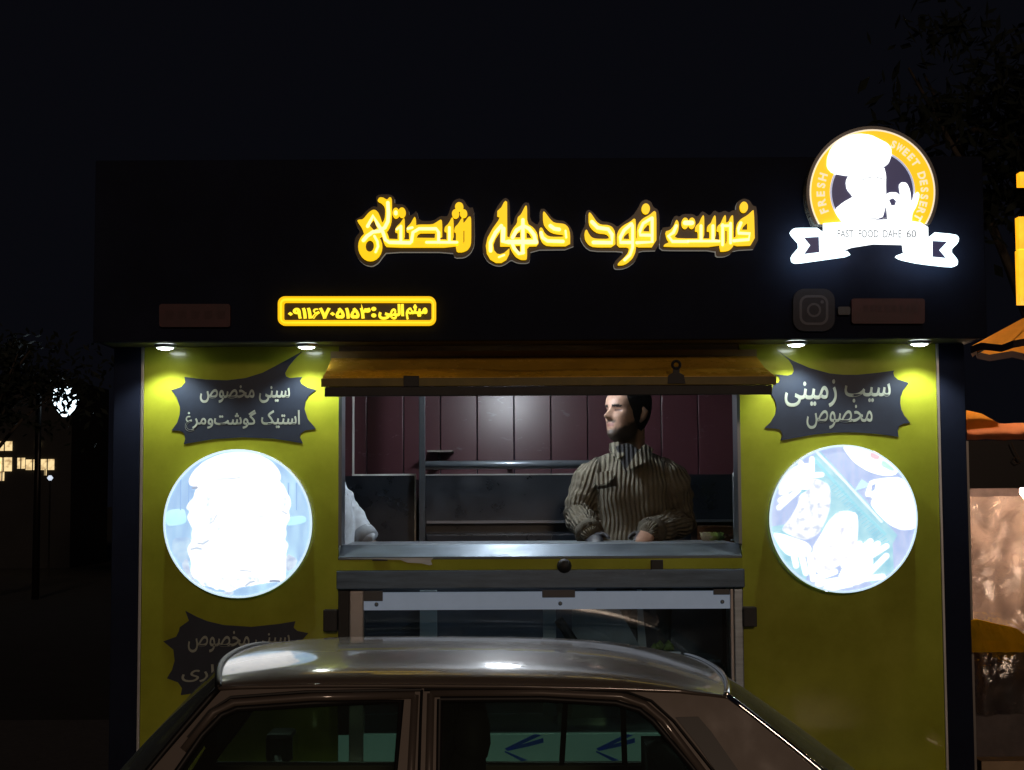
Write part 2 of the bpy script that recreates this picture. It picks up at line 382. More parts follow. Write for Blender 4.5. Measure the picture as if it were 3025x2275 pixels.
for xx in (1490, 1570, 1640):
    p = P(xx, 1590, Yc - .30); MB().tube([(p.x, Yc - .282, p.z), (p.x, Yc - .31, p.z)], .018, 12).build('control_knob', DARKSTEEL, CK)
box('shelf_lip', X0 + .01, X1 - .01, Yc - .05, Yc - .002, PZ(1545, Yc), PZ(1538, Yc), mat('shelf_steel', (.16, .17, .19), .35, .8), CK)
HD = thing('hood_rail', (PX(1490, 1.25), 1.25, PZ(1370, 1.25)), 'shiny stainless hood rail running along the maroon wall', 'hood rail')
za = PZ(1370, 1.25)
MB().tube([(PX(1252, 1.25), 1.25, za), (PX(1760, 1.25), 1.25, za)], .016, 14).build('rail', STEEL, HD, True)
box('gutter', PX(1252, 1.25), PX(1760, 1.25), 1.262, 1.36, za - .024, za - .004, STEEL, HD, .003)
for xx in (1270, 1500, 1740): box('bracket', PX(xx, 1.3), PX(xx, 1.3) + .02, 1.362, YB - .002, za - .02, za + .01, STEEL, HD)
CB = thing('cold_cabinet', (PX(1130, 1.3), 1.5, zFl), 'dark cabinet with thin white frame at the left of the back wall', 'cabinet')
X0, X1 = PX(1040, Yc), PX(1224, Yc)
box('door', X0 - .35, X1, Yc, Yc + .03, zFl + .05, Z1, DARKSTEEL, CB)
box('frame_strip', X0, X1 + .007, Yc - .006, Yc + .02, Z1 + .001, Z1 + .009, mat('white_trim', (.62, .62, .58), .45), CB)
box('frame_strip', X1 + .001, X1 + .008, Yc - .006, Yc + .02, zFl + .05, Z1, mat('dull_trim2', (.36, .35, .31), .5), CB)
box('frame_strip', X0 + .001, X0 + .009, Yc - .006, Yc + .02, Z1 + .010, zCe + .02, MATS['white_trim'], CB)
box('body', X0 - .35, X1, Yc + .032, YB - .03, zFl, Z1 - .02, DARKSTEEL, CB)
PO = thing('steel_post', (PX(1246, 1.2), 1.2, zFl), 'dark steel post between the two rear units', 'post')
box('post', PX(1238, 1.2), PX(1256, 1.2), 1.19, 1.22, zFl, zCe + .03, mat('post_steel', (.03, .035, .042), .45, .3), PO, .002)
box('foot', PX(1238, 1.2) - .02, PX(1256, 1.2) + .02, 1.17, 1.24, zFl, zFl + .01, MATS['post_steel'], PO)
SH = thing('wall_shelf', (PX(1295, 1.55), 1.6, PZ(1330, 1.6)), 'small narrow shelf on the maroon wall left of the rail', 'shelf')
box('board', PX(1262, 1.5), PX(1336, 1.5), 1.50, YB - .002, PZ(1334, 1.5), PZ(1329, 1.5), mat('shelf_board', (.25, .24, .2), .5), SH)
box('bracket', PX(1290, 1.5), PX(1296, 1.5), 1.6, YB - .002, PZ(1350, 1.5), PZ(1334, 1.5) - .001, DARKSTEEL, SH)
GP = thing('guard_post', (PX(2172, .35), .35, zC), 'grey steel post with round cap at the right end of the counter', 'post')
px = P(2171, 1395, .35)
MB().tube([(px.x, .35, zC), (px.x, .35, px.z - .01), (px.x, .35, px.z), (px.x, .35, px.z + .006)], [.012, .012, .009, .003], 10).build('rod', mat('post_grey', (.25, .26, .27), .4, .8), GP, True)
box('foot', px.x - .02, px.x + .02, .33, .37, zC, zC + .006, STEEL, GP)
# crate and greens on the right
CRT = thing('wooden_crate', (PX(2110, .62), .72, PZ(1607, .6)), 'low wooden crate behind the counter beside the man', 'crate')
WOOD = mat('crate_wood', (.16, .085, .05), .7, var=.3, vs=12, stretch=(1, 4, 12))
zk = PZ(1610, .75)
SHL = thing('side_table', (PX(2100, .8), .8, zFl), 'small steel side table carrying the crate', 'table')
box('top', PX(2020, .8), PX(2178, .8), .60, .95, zk - .03, zk - .002, STEEL, SHL)
for xx in (PX(2025, .8), PX(2172, .8) - .03):
    for yy in (.61, .91): box('leg', xx, xx + .03, yy, yy + .03, zFl, zk - .031, STEEL, SHL)
cz = PZ(1558, .75)
for yy in (.66, .90):
    for i in range(2): box('slat', PX(2052, .75), PX(2168, .75), yy, yy + .012, zk + i * .045, zk + i * .045 + .036, WOOD, CRT, .002)
for xx in (2052, 2162): box('end_panel', PX(xx, .75), PX(xx, .75) + .012, .673, .899, zk, cz, WOOD, CRT)
for j, (xx, yy, c) in enumerate(((2080, 1600, 0), (2104, 1594, 1), (2125, 1597, 2), (2092, 1602, 0))):
    zg = zC
    p = P(xx, yy, .40); ma = mat('lettuce_%d' % (c > 0), (.45, .6, .25) if c else (.6, .62, .5), .5, var=.3, vs=20)
    mb = MB()
    for q in range(7):
        a = q * .9; dx, dz = .016 * math.cos(a), abs(.02 * math.sin(a * 1.7))
        mb.add([(p.x - .008, .40, zg), (p.x + .008, .405, zg), (p.x + dx + .012, .40 + .012 * math.sin(a), zg + .012 + dz), (p.x + dx - .006, .39 + .012 * math.sin(a), zg + .018 + dz)], [(0, 1, 2, 3)])
    tag(mb.build('lettuce_leaf', ma), ('pale chopped onion piece lying leftmost on the counter right end', 'tallest pale green lettuce scrap on the counter right end', 'rightmost green lettuce scrap on the counter right end', 'lowest pale scrap between the lettuce bits on the counter')[j], 'vegetable', 'vegetable scraps on the counter')

# ---- hanging LED bulb (hidden from the camera by the flap) that lights the man and the wall
bx, by, bz = -.02, .42, zCe - .14
LB = thing('ceiling_bulb', (bx, by, zCe + .05), 'white LED bulb hanging from the kiosk ceiling above the counter', 'bulb')
MB().tube([(bx, by, zCe + .05), (bx, by, bz + .08)], .004, 6).build('cord', BLACK, LB)
MB().tube([(bx, by, bz + .08), (bx, by, bz + .035)], .016, 12).build('socket', WHITE, LB)
bulb = MB(); ringn = 12; prof = [(.001, -.085), (.040, -.075), (.064, -.045), (.072, -.005), (.062, .020), (.02, .034)]
for r_, dz in prof: bulb.v += [(bx + r_ * math.cos(2 * math.pi * k / ringn), by + r_ * math.sin(2 * math.pi * k / ringn), bz + dz) for k in range(ringn)]
for i in range(len(prof) - 1):
    for k in range(ringn): bulb.f.append((i * ringn + k, i * ringn + (k + 1) % ringn, (i + 1) * ringn + (k + 1) % ringn, (i + 1) * ringn + k)); bulb.m.append(0)
bulb.build('glass_bulb', mat('bulb_lit', (.8, .8, .8), .3, emit=(.86, .93, 1.0), es=125), LB, True)

# ---- chilled display case under the counter
DC = thing('display_case', ((oL + oR) / 2, .3, .42), 'glass-fronted chilled display case below the counter with white header', 'display case')
cx0, cx1 = oL + .004, oR - .004; ct = zb0 - .003
hz = PZ(1801, -.01)
box('header', PX(1075, -.01), PX(2152, -.01), -.012, .02, hz, ct - .012, mat('header_added_glow', (.52, .66, .82), .4, var=.08, vs=6, emit=(.50, .66, .90), es=.14), DC, .002)  # faint bluish glow added to the plastic to brighten the header
for a, b_, c, d in ((1075, 1131, 1743, 1774), (1600, 1697, 1740, 1766), (2104, 2152, 1736, 1760)):
    box('header_clip', PX(a, -.02), PX(b_, -.02), -.022, -.013, PZ(d, -.02), ct - .004, mat('clip_plastic', (.10, .11, .13), .4), DC, .002)
for a, b_ in ((1112, 1786), (1655, 1783), (2134, 1778)):
    p = P(a, b_, -.016); MB().tube([(p.x, -.0125, p.z), (p.x, -.019, p.z), (p.x, -.022, p.z)], [.009, .008, .003], 10).build('screw', STEEL, DC, True)
box('post', PX(1032, -.02), PX(1076, -.02) - .001, -.022, .03, .43, ct - .004, mat('post_alu', (.45, .43, .43), .35, .8, var=.1, vs=6), DC, .006)
box('post', PX(2152, -.02) + .001, PX(2163, -.02), -.022, .03, .43, ct - .004, MATS['post_alu'], DC, .003)
box('post', PX(2163, -.03) + .002, cx1, -.03, .03, .43, ct - .004, STEEL, DC, .004)
box('post', cx0, PX(1032, -.02) - .002, -.012, .03, .43, ct - .004, BLACK, DC)
CGL = glass('case_glass', (.80, .88, .92), .03, 1.5)
box('glass_pane', PX(1077, 0), PX(2151, 0), .0, .006, PZ(2160, 0), hz + .01, CGL, DC)
box('back_panel', cx0, cx1, .60, .62, .43, ct - .03, mat('case_liner', (.05, .06, .08), .5, .1, var=.4, vs=4), DC)
box('case_floor', cx0, cx1, .032, .598, PZ(2170, .0) - .03, PZ(2170, .0), STEEL, DC)
box('shelf', cx0 + .05, cx1 - .05, .30, .56, PZ(1960, .3), PZ(1960, .3) + .012, mat('shelf_glass', (.2, .25, .28), .2), DC)
for a, b_, yy in ((1240, 1290, .56), (1602, 1640, .50), (1880, 1905, .56)):
    box('mullion', PX(a, yy), PX(b_, yy), yy, yy + .03, PZ(2165, .3), ct - .04, mat('mullion_steel', (.35, .42, .45), .45, .3), DC)
prism([(pw([(1690, 1801), (1830, 1801), (2030, 2160), (1690, 2160)], .45, (0, 0), 1), [])], .45, .01).build('sliding_door', mat('sliding_door', (.22, .28, .31), .35, .2, var=.3, vs=5), DC)
MB().tube([tuple(P(1650, 1830, .4)), tuple(P(1690, 1890, .4)), tuple(P(1740, 1960, .4))], .022, 10).build('strut', BLACK, DC)
box('lower_front', cx0, cx1, -.014, .03, PZ(2252, 0), PZ(2168, 0), mat('case_white_added_glow', (.40, .50, .48), .4, var=.1, vs=5, emit=(.4, .62, .58), es=.10), DC)  # weak emission added so the panel reads brighter; no lamp behind it
box('plinth', cx0, cx1, -.008, .03, .43, PZ(2252, 0) - .002, BLACK, DC)
MB().tube([(cx0 + .15, .10, ct - .05), (cx1 - .15, .10, ct - .05)], .011, 10).build('light_tube', mat('case_tube_lit', (.8, .8, .8), .3, emit=(.62, .82, 1.0), es=.55), DC, True)
STRIPE = mat('blue_stripe', (.03, .12, .70), .4, emit=(.03, .10, .42), es=.06)
for x0 in (1490, 1760):
    for pts in ([(0, 2212), (90, 2168), (110, 2172), (14, 2216)], [(2, 2214), (115, 2180), (116, 2194), (70, 2206), (10, 2219)], [(2, 2218), (70, 2246), (50, 2249), (0, 2222)]):
        prism([(pw([(x0 + a, b_) for a, b_ in pts], -.0155, (0, 0), 1), [])], -.0155, .001).build('blue_stripe', STRIPE, DC)
box('light_strip', PX(1440, -.02), PX(1590, -.02), -.016, -.009, PZ(2290, -.02), PZ(2270, -.02), mat('cyan_lit', (.5, .7, .7), .3, emit=(.35, .8, .75), es=.5), DC)
for j, (xx, yy) in enumerate(((1135, 1985), (1340, 1990), (1470, 1985), (1780, 1985), (1960, 1988))):
    p = P(xx, yy, .42); zz = PZ(1960, .3) + .0125
    tr = thing('food_tray', (p.x, .42, zz), ('steel tray at the far left of the case shelf', 'steel tray second from the left on the case shelf', 'steel tray in the middle of the case shelf', 'steel tray second from the right on the case shelf', 'steel tray at the far right of the case shelf')[j], 'tray', 'trays in the display case')
    box('pan', p.x - .07, p.x + .07, .34, .50, zz, zz + .03, STEEL, tr, .004)
    mb = MB()
    for q in range(9):
        a = random.uniform(-.05, .05); c = random.uniform(.36, .48); s = random.uniform(.012, .022)
        mb.tube([(p.x + a - s, c, zz + .035), (p.x + a, c, zz + .035 + s), (p.x + a + s, c, zz + .035)], [.008, .016, .008], 7)
    mb.build('filling', mat('food_%d' % (j % 3), ((.35, .10, .04), (.2, .3, .06), (.45, .3, .1))[j % 3], .5, var=.3, vs=30), tr, True)

# ---- downlights in the soffit
for j, (px_, lab) in enumerate(((488, 'round white downlight at the far left end of the soffit'), (906, 'round white downlight above the right half of the left yellow panel'), (2352, 'round white downlight just right of the orange flap'), (2716, 'round white downlight at the far right end of the soffit'))):
    X = PX(px_, -.12, 1018)
    D = thing('downlight', (X, -.12, zS), lab, 'downlight', 'downlights in the soffit')
    mb = MB(); mb.v += [(X + r_ * math.cos(2 * math.pi * k / 20), -.12 + r_ * math.sin(2 * math.pi * k / 20), z_) for r_, z_ in ((.045, zS + .002), (.045, zS - .008), (.036, zS - .012), (.036, zS - .004)) for k in range(20)]
    for i in range(3):
        for k in range(20): mb.f.append((i * 20 + k, i * 20 + (k + 1) % 20, (i + 1) * 20 + (k + 1) % 20, (i + 1) * 20 + k)); mb.m.append(0)
    mb.build('bezel', STEEL, D, True)
    mb = MB(); mb.v += [(X + r_ * math.cos(2 * math.pi * k / 20), -.12 + r_ * math.sin(2 * math.pi * k / 20), z_) for r_, z_ in ((.035, zS - .006), (.032, zS - .014), (.018, zS - .019), (.002, zS - .02)) for k in range(20)]
    for i in range(3):
        for k in range(20): mb.f.append((i * 20 + k, i * 20 + (k + 1) % 20, (i + 1) * 20 + (k + 1) % 20, (i + 1) * 20 + k)); mb.m.append(0)
    mb.build('lens', LED, D, True)
    ld = bpy.data.lights.new('downlight_beam', 'SPOT'); ld.energy = 8.5; ld.spot_size = R(122); ld.spot_blend = .55; ld.color = (.93, 1.0, .90); ld.shadow_soft_size = .02
    lo = bpy.data.objects.new('downlight_beam', ld); COL.objects.link(lo); lo.parent = D; lo.location = (0, 0, -.03)

# ================================================================== signs on the fascia
WORDS = []
# شصتی
o1, s1 = (1030, 560), 5.53
w1 = [([(660, 815), (1790, 815), (1790, 942), (625, 942), (580, 890), (548, 770), (560, 690), (600, 640), (650, 760)], []),
      ([(800, 830), (800, 700), (755, 700), (770, 620), (850, 540), (900, 460), (912, 480), (912, 830)], []),
      ([(990, 830), (985, 700), (940, 690), (955, 610), (1010, 560), (1075, 440), (1095, 470), (1100, 590), (1140, 572), (1370, 572), (1440, 530), (1500, 490), (1525, 505), (1525, 830)],
       [[(1100, 788), (1130, 730), (1170, 708), (1415, 708), (1405, 792)]]),
      ([(1600, 830), (1600, 690), (1560, 685), (1570, 610), (1630, 560), (1690, 445), (1712, 480), (1712, 830)], []),
      ([(1750, 940), (1755, 700), (1720, 690), (1735, 610), (1790, 560), (1840, 470), (1870, 462), (1872, 560), (1960, 440), (1990, 440), (2000, 480), (2000, 850), (1985, 920), (1940, 985), (1860, 1020), (1765, 1020)],
       [[(1873, 660), (1889, 660), (1889, 850), (1858, 915), (1873, 850)]]),
      (ell(1805, 278, 68, 72), []), (ell(1745, 395, 58, 74), []), (ell(1876, 390, 60, 68), []), (ell(770, 382, 56, 86), []), (ell(870, 374, 60, 82), []),
      ([(470, 180), (500, 128), (560, 128), (628, 170), (665, 125), (697, 130), (703, 200), (700, 500), (675, 600), (630, 680), (560, 700), (540, 560), (590, 480), (600, 340), (580, 270), (530, 215), (490, 200)], []),
      ([(135, 510), (165, 493), (235, 488), (330, 372), (395, 330), (445, 335), (495, 390), (560, 585), (600, 690), (545, 770), (400, 800), (270, 790), (225, 640)], [[(330, 575), (405, 490), (468, 632), (415, 668)]]),
      (ell(350, 930, 196, 236), [ell(342, 920, 70, 95)])]
c1 = [([(640, 215), (650, 400), (640, 520), (590, 620), (500, 680), (400, 690), (300, 760), (240, 830)], 70), ([(310, 600), (400, 430), (470, 560), (560, 700), (600, 820), (660, 862), (1000, 870)], 66),
      ([(852, 850), (852, 600)], 56), ([(785, 650), (850, 600)], 40), ([(1025, 850), (1050, 700), (1150, 640), (1430, 640), (1470, 700), (1470, 850)], 60), ([(965, 640), (1040, 620)], 46),
      ([(1270, 862), (1770, 862)], 50), ([(1645, 860), (1645, 620)], 52), ([(770, 370), (770, 392)], 70), ([(420, 760), (470, 850), (480, 930), (440, 1020)], 46)]
b1 = [(90, 900), (110, 780), (190, 690), (130, 600), (100, 490), (210, 440), (300, 340), (400, 270), (480, 290), (440, 120), (500, 80), (680, 80), (750, 130), (750, 240), (900, 240), (980, 330), (990, 430), (1060, 400), (1110, 340), (1150, 510), (1380, 515), (1500, 430), (1580, 440), (1620, 430), (1680, 250), (1720, 180), (1800, 145), (1880, 165), (1960, 300), (2045, 290), (2060, 700), (2050, 920), (1990, 1040), (1890, 1110), (1730, 1115), (1700, 1020), (620, 1020), (550, 1100), (480, 1200), (380, 1255), (260, 1230), (160, 1140), (105, 1030)]
WORDS.append((o1, s1, w1, c1, b1))
# دهه
o1, s1 = (1400, 560), 6.9125
w1 = [([(1410, 455), (1440, 450), (1480, 500), (1560, 610), (1640, 680), (1850, 700), (1930, 770), (1965, 900), (1965, 1150), (1500, 1150), (1400, 1090), (1340, 960), (1335, 810), (1365, 770), (1400, 790), (1440, 880), (1500, 940), (1580, 965), (1830, 965), (1835, 920), (1640, 895), (1540, 850), (1440, 740), (1412, 640)], []),
      ([(880, 690), (890, 570), (960, 510), (1030, 370), (1055, 325), (1085, 340), (1088, 695), (1220, 780), (1300, 900), (1322, 1150), (1085, 1155), (1085, 1400), (1060, 1430), (960, 1430), (850, 1370), (770, 1250), (728, 1150), (728, 940), (790, 800)],
       [[(830, 978), (880, 890), (945, 850), (945, 978)], [(1075, 988), (1075, 865), (1130, 890), (1180, 990)], [(840, 1140), (942, 1140), (942, 1282), (880, 1230)]]),
      ([(475, 540), (478, 440), (560, 365), (610, 265), (645, 232), (678, 255), (680, 960), (735, 985), (735, 1155), (535, 1155), (535, 850), (440, 1000), (395, 1120), (412, 1240), (470, 1310), (540, 1322), (620, 1292), (690, 1232), (725, 1200), (720, 1310), (660, 1430), (560, 1490), (450, 1490), (330, 1420), (262, 1300), (242, 1150), (278, 985), (380, 800), (500, 630), (530, 560)], [])]
c1 = [([(560, 740), (440, 880), (340, 1080), (340, 1250)], 90), ([(600, 800), (592, 1060), (700, 1070), (1270, 1070)], 110), ([(790, 980), (870, 830), (1010, 740), (1130, 800), (1230, 930), (1260, 1060)], 90),
      ([(1000, 620), (1000, 1280)], 86), ([(780, 1090), (820, 1200), (920, 1310), (1010, 1290)], 80), ([(510, 1380), (620, 1335)], 44), ([(1560, 740), (1640, 800), (1740, 815)], 90), ([(1370, 880), (1400, 980), (1500, 1050), (1820, 1060)], 80), ([(1872, 840), (1885, 980)], 46)]
b1 = [(170, 1160), (210, 950), (300, 780), (400, 620), (405, 520), (440, 420), (500, 310), (600, 190), (660, 170), (730, 230), (745, 740), (800, 700), (840, 550), (930, 430), (1000, 300), (1050, 260), (1140, 280), (1145, 620), (1290, 730), (1345, 640), (1350, 400), (1440, 390), (1500, 460), (1600, 580), (1700, 630), (1850, 640), (1970, 760), (2030, 900), (2035, 1220), (1160, 1230), (1140, 1470), (1080, 1500), (930, 1500), (850, 1480), (760, 1430), (640, 1520), (540, 1560), (420, 1545), (280, 1470), (190, 1320)]
WORDS.append((o1, s1, w1, c1, b1))
# فود
o1, s1 = (1700, 560), 6.4
w1 = [([(250, 435), (280, 435), (330, 500), (400, 610), (480, 665), (620, 670), (700, 710), (750, 800), (758, 1085), (350, 1085), (250, 1040), (185, 950), (170, 840), (185, 770), (215, 755), (250, 830), (300, 900), (380, 930), (630, 935), (635, 880), (580, 835), (420, 820), (330, 760), (265, 680), (250, 600)], []),
      ([(787, 1085), (785, 850), (820, 760), (900, 680), (1040, 605), (1105, 545), (1142, 570), (1145, 1090), (1130, 1200), (1080, 1300), (980, 1390), (900, 1425), (800, 1430), (805, 1390), (920, 1290), (1000, 1190), (1018, 1085)], [[(905, 932), (930, 870), (1010, 800), (1020, 938)]]),
      ([(1120, 1085), (1120, 940), (1165, 925), (1165, 750), (1190, 640), (1270, 550), (1400, 480), (1490, 400), (1530, 440), (1530, 1085)], [[(1280, 790), (1300, 740), (1380, 650), (1400, 680), (1400, 795)], [(1180, 938), (1405, 938), (1405, 930), (1180, 930)]]),
      (ell(1330, 362, 78, 98), [])]
c1 = [([(310, 610), (420, 720), (620, 750), (690, 850), (690, 1005), (340, 1000)], 84), ([(1060, 650), (920, 770), (850, 900), (850, 1000), (1060, 1000)], 74), ([(1080, 680), (1080, 1100), (1030, 1240), (930, 1330)], 64),
      ([(1440, 540), (1280, 640), (1220, 780), (1220, 860), (1430, 865)], 66), ([(1450, 540), (1450, 990), (1160, 1005)], 70)]
b1 = [(90, 930), (110, 800), (190, 660), (195, 420), (250, 380), (320, 420), (480, 600), (620, 615), (720, 650), (790, 710), (880, 640), (1080, 500), (1190, 340), (1240, 230), (1330, 185), (1430, 230), (1470, 330), (1560, 380), (1590, 500), (1590, 1150), (1200, 1160), (1180, 1250), (1120, 1370), (1000, 1460), (880, 1500), (740, 1500), (720, 1420), (760, 1340), (890, 1220), (890, 1165), (300, 1160), (180, 1080)]
WORDS.append((o1, s1, w1, c1, b1))
# فست
o1, s1 = (1940, 560), 6.9125
w1 = [([(145, 1165), (155, 1120), (260, 1075), (205, 1000), (175, 855), (270, 830), (350, 740), (400, 610), (442, 650), (455, 740), (432, 880), (360, 965), (440, 1000), (1290, 1000), (1290, 1165)], []),
      (ell(582, 685, 72, 112), []), (ell(720, 685, 70, 112), []),
      ([(845, 1010), (845, 850), (785, 850), (800, 740), (870, 680), (920, 560), (950, 520), (970, 560), (970, 1010)], []),
      ([(1085, 1010), (1085, 850), (1030, 850), (1040, 740), (1110, 680), (1160, 560), (1185, 520), (1210, 560), (1210, 1010)], []),
      ([(1290, 1262), (1285, 850), (1230, 850), (1245, 740), (1310, 690), (1365, 560), (1395, 515), (1415, 550), (1415, 690), (1480, 640), (1510, 560), (1540, 520), (1565, 545), (1570, 1140), (1540, 1190), (1480, 1240), (1390, 1260)], [[(1400, 830), (1440, 830), (1440, 1040), (1420, 1110), (1400, 1100)]]),
      ([(1560, 1150), (1560, 990), (1625, 960), (1625, 800), (1650, 680), (1720, 600), (1860, 520), (1950, 430), (1985, 420), (2005, 1135)], [[(1740, 822), (1760, 770), (1830, 700), (1860, 670), (1860, 822)], [(1640, 985), (1870, 985), (1870, 974), (1640, 974)]]),
      (ell(1782, 358, 82, 110), [])]
c1 = [([(400, 740), (340, 880), (240, 950), (320, 1060), (640, 1060)], 74), ([(580, 680), (720, 680)], 110), ([(905, 1040), (905, 740)], 72), ([(1148, 1040), (1148, 740)], 72), ([(640, 1052), (1280, 1052)], 60), ([(1345, 1130), (1345, 720)], 66),
      ([(1508, 1090), (1508, 690)], 70), ([(1330, 740), (1510, 740)], 60), ([(1720, 680), (1670, 800), (1670, 890), (1900, 900), (1880, 1020), (1570, 1045)], 74)]
b1 = [(60, 1230), (60, 1000), (110, 780), (200, 770), (280, 760), (350, 560), (400, 530), (460, 560), (540, 500), (740, 500), (830, 560), (930, 440), (1000, 480), (1080, 540), (1180, 420), (1270, 480), (1390, 430), (1480, 470), (1540, 430), (1620, 420), (1620, 330), (1660, 240), (1780, 180), (1900, 220), (1960, 330), (2050, 350), (2075, 1210), (1570, 1240), (1500, 1320), (1380, 1370), (1210, 1370), (1200, 1240), (360, 1240)]
WORDS.append((o1, s1, w1, c1, b1))
YL = YFA - .045
p = P(1640, 800, YFA)
SG = thing('lettered_sign', (p.x, YFA, p.z), 'long glowing yellow Persian lettering mounted on the dark fascia', 'sign')
for o1, s1, w1, c1, b1 in WORDS:
    wd = prism([(pw(chaikin(b1, 1), YFA - .028, o1, s1), [])], YFA - .028, .027, side=1).build('backing', [SIGNBLACK, ACRYL], SG)
    L = prism([(pw(chaikin(a, 1) if len(a) < 24 or a is w1[0][0] else a, YL, o1, s1), [pw(h, YL, o1, s1) for h in hs]) for a, hs in w1], YL, .016, step=.0006).build('lettering', LETTER, SG)
    prism([(pw(stroke(a, w_ * .8), YL - .0035, o1, s1), []) for a, w_ in c1], YL - .0035, .001, step=.0004).build('lit_core', CORE, L)

# ---- phone number sign
def rrect(x0, y0, x1, y1, r, k=6):
    pts = []
    for cx, cy, a in ((x1 - r, y1 - r, 0), (x0 + r, y1 - r, 90), (x0 + r, y0 + r, 180), (x1 - r, y0 + r, 270)):
        pts += [(cx + r * math.cos(R(a + 90 * i / k)), cy + r * math.sin(R(a + 90 * i / k))) for i in range(k + 1)]
    return pts
o2, s2 = (780, 840), 3.95; Yp = YFA - .03
p = P(1054, 960, YFA)
PH = thing('phone_sign', (p.x, YFA, p.z), 'small yellow neon sign with a phone number in a rounded frame', 'sign')
prism([(pw(rrect(168, 148, 1998, 472, 74), YFA - .012, o2, s2), [])], YFA - .012, .011).build('backing', SIGNBLACK, PH)
prism([(pw(rrect(160, 140, 2006, 480, 84), Yp, o2, s2), [pw(rrect(228, 212, 1954, 418, 26), Yp, o2, s2)])], Yp, .017).build('frame_tube', mat('frame_lit', (.6, .45, .03), .3, emit=(1.0, .55, .003), es=1.05), PH)
prism([(pw(rrect(186, 166, 1980, 454, 66), Yp - .001, o2, s2), [pw(rrect(206, 190, 1970, 440, 40), Yp - .001, o2, s2)])], Yp - .001, .0005).build('frame_core', mat('frame_core_lit', (.6, .5, .05), .3, emit=(1.0, .80, .02), es=1.1), PH)
PHL = mat('digits_lit', (.6, .5, .1), .3, emit=(1.0, .72, .03), es=1.3)
text_on('lettering', 'میثم', (1655, 235, 1908, 415), Yp, .012, PHL, PH, .05, o2, s2)
text_on('lettering', 'الهی', (1335, 232, 1635, 415), Yp, .012, PHL, PH, .05, o2, s2)
text_on('lettering', ':', (1252, 265, 1312, 390), Yp, .012, PHL, PH, .05, o2, s2)
text_on('number', '۰۹۱۱۶۷۰۵۱۵۳', (280, 226, 1245, 405), Yp, .012, PHL, PH, .045, o2, s2)

# ---- round chef emblem with ribbon
oe, se = (2280, 340), 2.5217; Ye = YFA - .09
p = P(2570, 790, YFA)
EM = thing('emblem_sign', (p.x, YFA, p.z), 'round glowing emblem of a chef making an OK sign above a white ribbon', 'sign')
C0 = (750, 574)
def arcpoly(r, cut=812): # circle trimmed below the ribbon line
    a = math.asin(min(1, (cut - C0[1]) / r)); return [(C0[0] + r * math.cos(math.pi - a + (math.pi + 2 * a) * k / 60), C0[1] + r * math.sin(math.pi - a + (math.pi + 2 * a) * k / 60)) for k in range(61)]
RIM = mat('emblem_rim', (.55, .52, .46), .25, .6)
prism([(pw(arcpoly(492), Ye + .012, oe, se), [])], Ye + .012, .07, side=1).build('drum', [mat('rim_face', (.10, .09, .085), .3), RIM], EM)
prism([(pw(arcpoly(468), Ye + .008, oe, se), [])], Ye + .008, .003).build('white_rim', mat('rim_lit', (.8, .8, .8), .3, emit=(.95, .80, .62), es=.85), EM)
prism([(pw(arcpoly(456), Ye + .004, oe, se), [pw(ell(750, 574, 318, 318, 60), Ye + .004, oe, se)])], Ye + .004, .003).build('gold_ring', GOLDLIT, EM)
prism([(pw(ell(750, 574, 317, 317, 60), Ye + .005, oe, se), [pw(ell(750, 574, 304, 304, 60), Ye + .005, oe, se)])], Ye + .005, .003).build('inner_ring', mat('inner_ring_lit', (.8, .8, .9), .3, emit=(.42, .50, .75), es=.8), EM)
prism([(pw(ell(750, 574, 303, 303, 60), Ye + .006, oe, se), [])], Ye + .006, .001).build('dark_disc', mat('dark_disc_lit', (.02, .02, .05), .3, emit=(.020, .022, .065), es=1.0), EM)
WL = WHITELIT
hat = [(450, 435), (410, 390), (412, 320), (440, 245), (490, 195), (570, 152), (650, 137), (740, 148), (800, 178), (860, 208), (890, 245), (892, 300), (872, 358), (840, 385), (700, 432), (575, 457)]
face = [(575, 440), (550, 495), (558, 555), (600, 602), (640, 700), (838, 700), (852, 590), (850, 520), (852, 450), (835, 380), (700, 400)]
body = [(470, 700), (530, 650), (612, 604), (848, 590), (846, 690), (822, 775), (530, 800), (490, 750)]
hand = [(850, 590), (880, 575), (930, 576), (958, 605), (945, 522), (965, 500), (1005, 505), (1030, 560), (1040, 655), (1060, 600), (1085, 570), (1102, 595), (1078, 680), (1047, 730), (1040, 800), (866, 800), (850, 700)]
chef = prism([(pw(chaikin(hat), Ye, oe, se), []), (pw(chaikin(face), Ye, oe, se), []), (pw(chaikin(body), Ye, oe, se), []), (pw(chaikin(hand), Ye, oe, se), [pw([(872, 632), (905, 618), (928, 640), (918, 672), (890, 674)], Ye, oe, se)])], Ye, .003, step=.0006).build('chef_figure', WL, EM)
GL = mat('grey_line_lit', (.4, .4, .4), .4, emit=(.22, .23, .26), es=1.0); FL2 = mat('faint_line_lit', (.6, .6, .6), .4, emit=(.62, .66, .70), es=1.0)
for pts, w_, ma in (([(668, 486), (700, 470), (740, 464)], 6, GL), ([(778, 462), (812, 472), (846, 480)], 6, GL), ([(690, 512), (710, 504), (726, 512)], 7, FL2), ([(790, 498), (802, 504)], 7, FL2), ([(725, 774), (775, 772)], 8, GL), ([(600, 330), (650, 285), (690, 325)], 6, FL2), ([(580, 345), (640, 340), (715, 318)], 5, FL2), ([(670, 432), (720, 424)], 5, FL2), ([(850, 700), (858, 765), (828, 770)], 7, GL)):
    prism([(pw(stroke(pts, w_), Ye - .004, oe, se), [])], Ye - .004, .001).build('drawn_line', ma, chef)
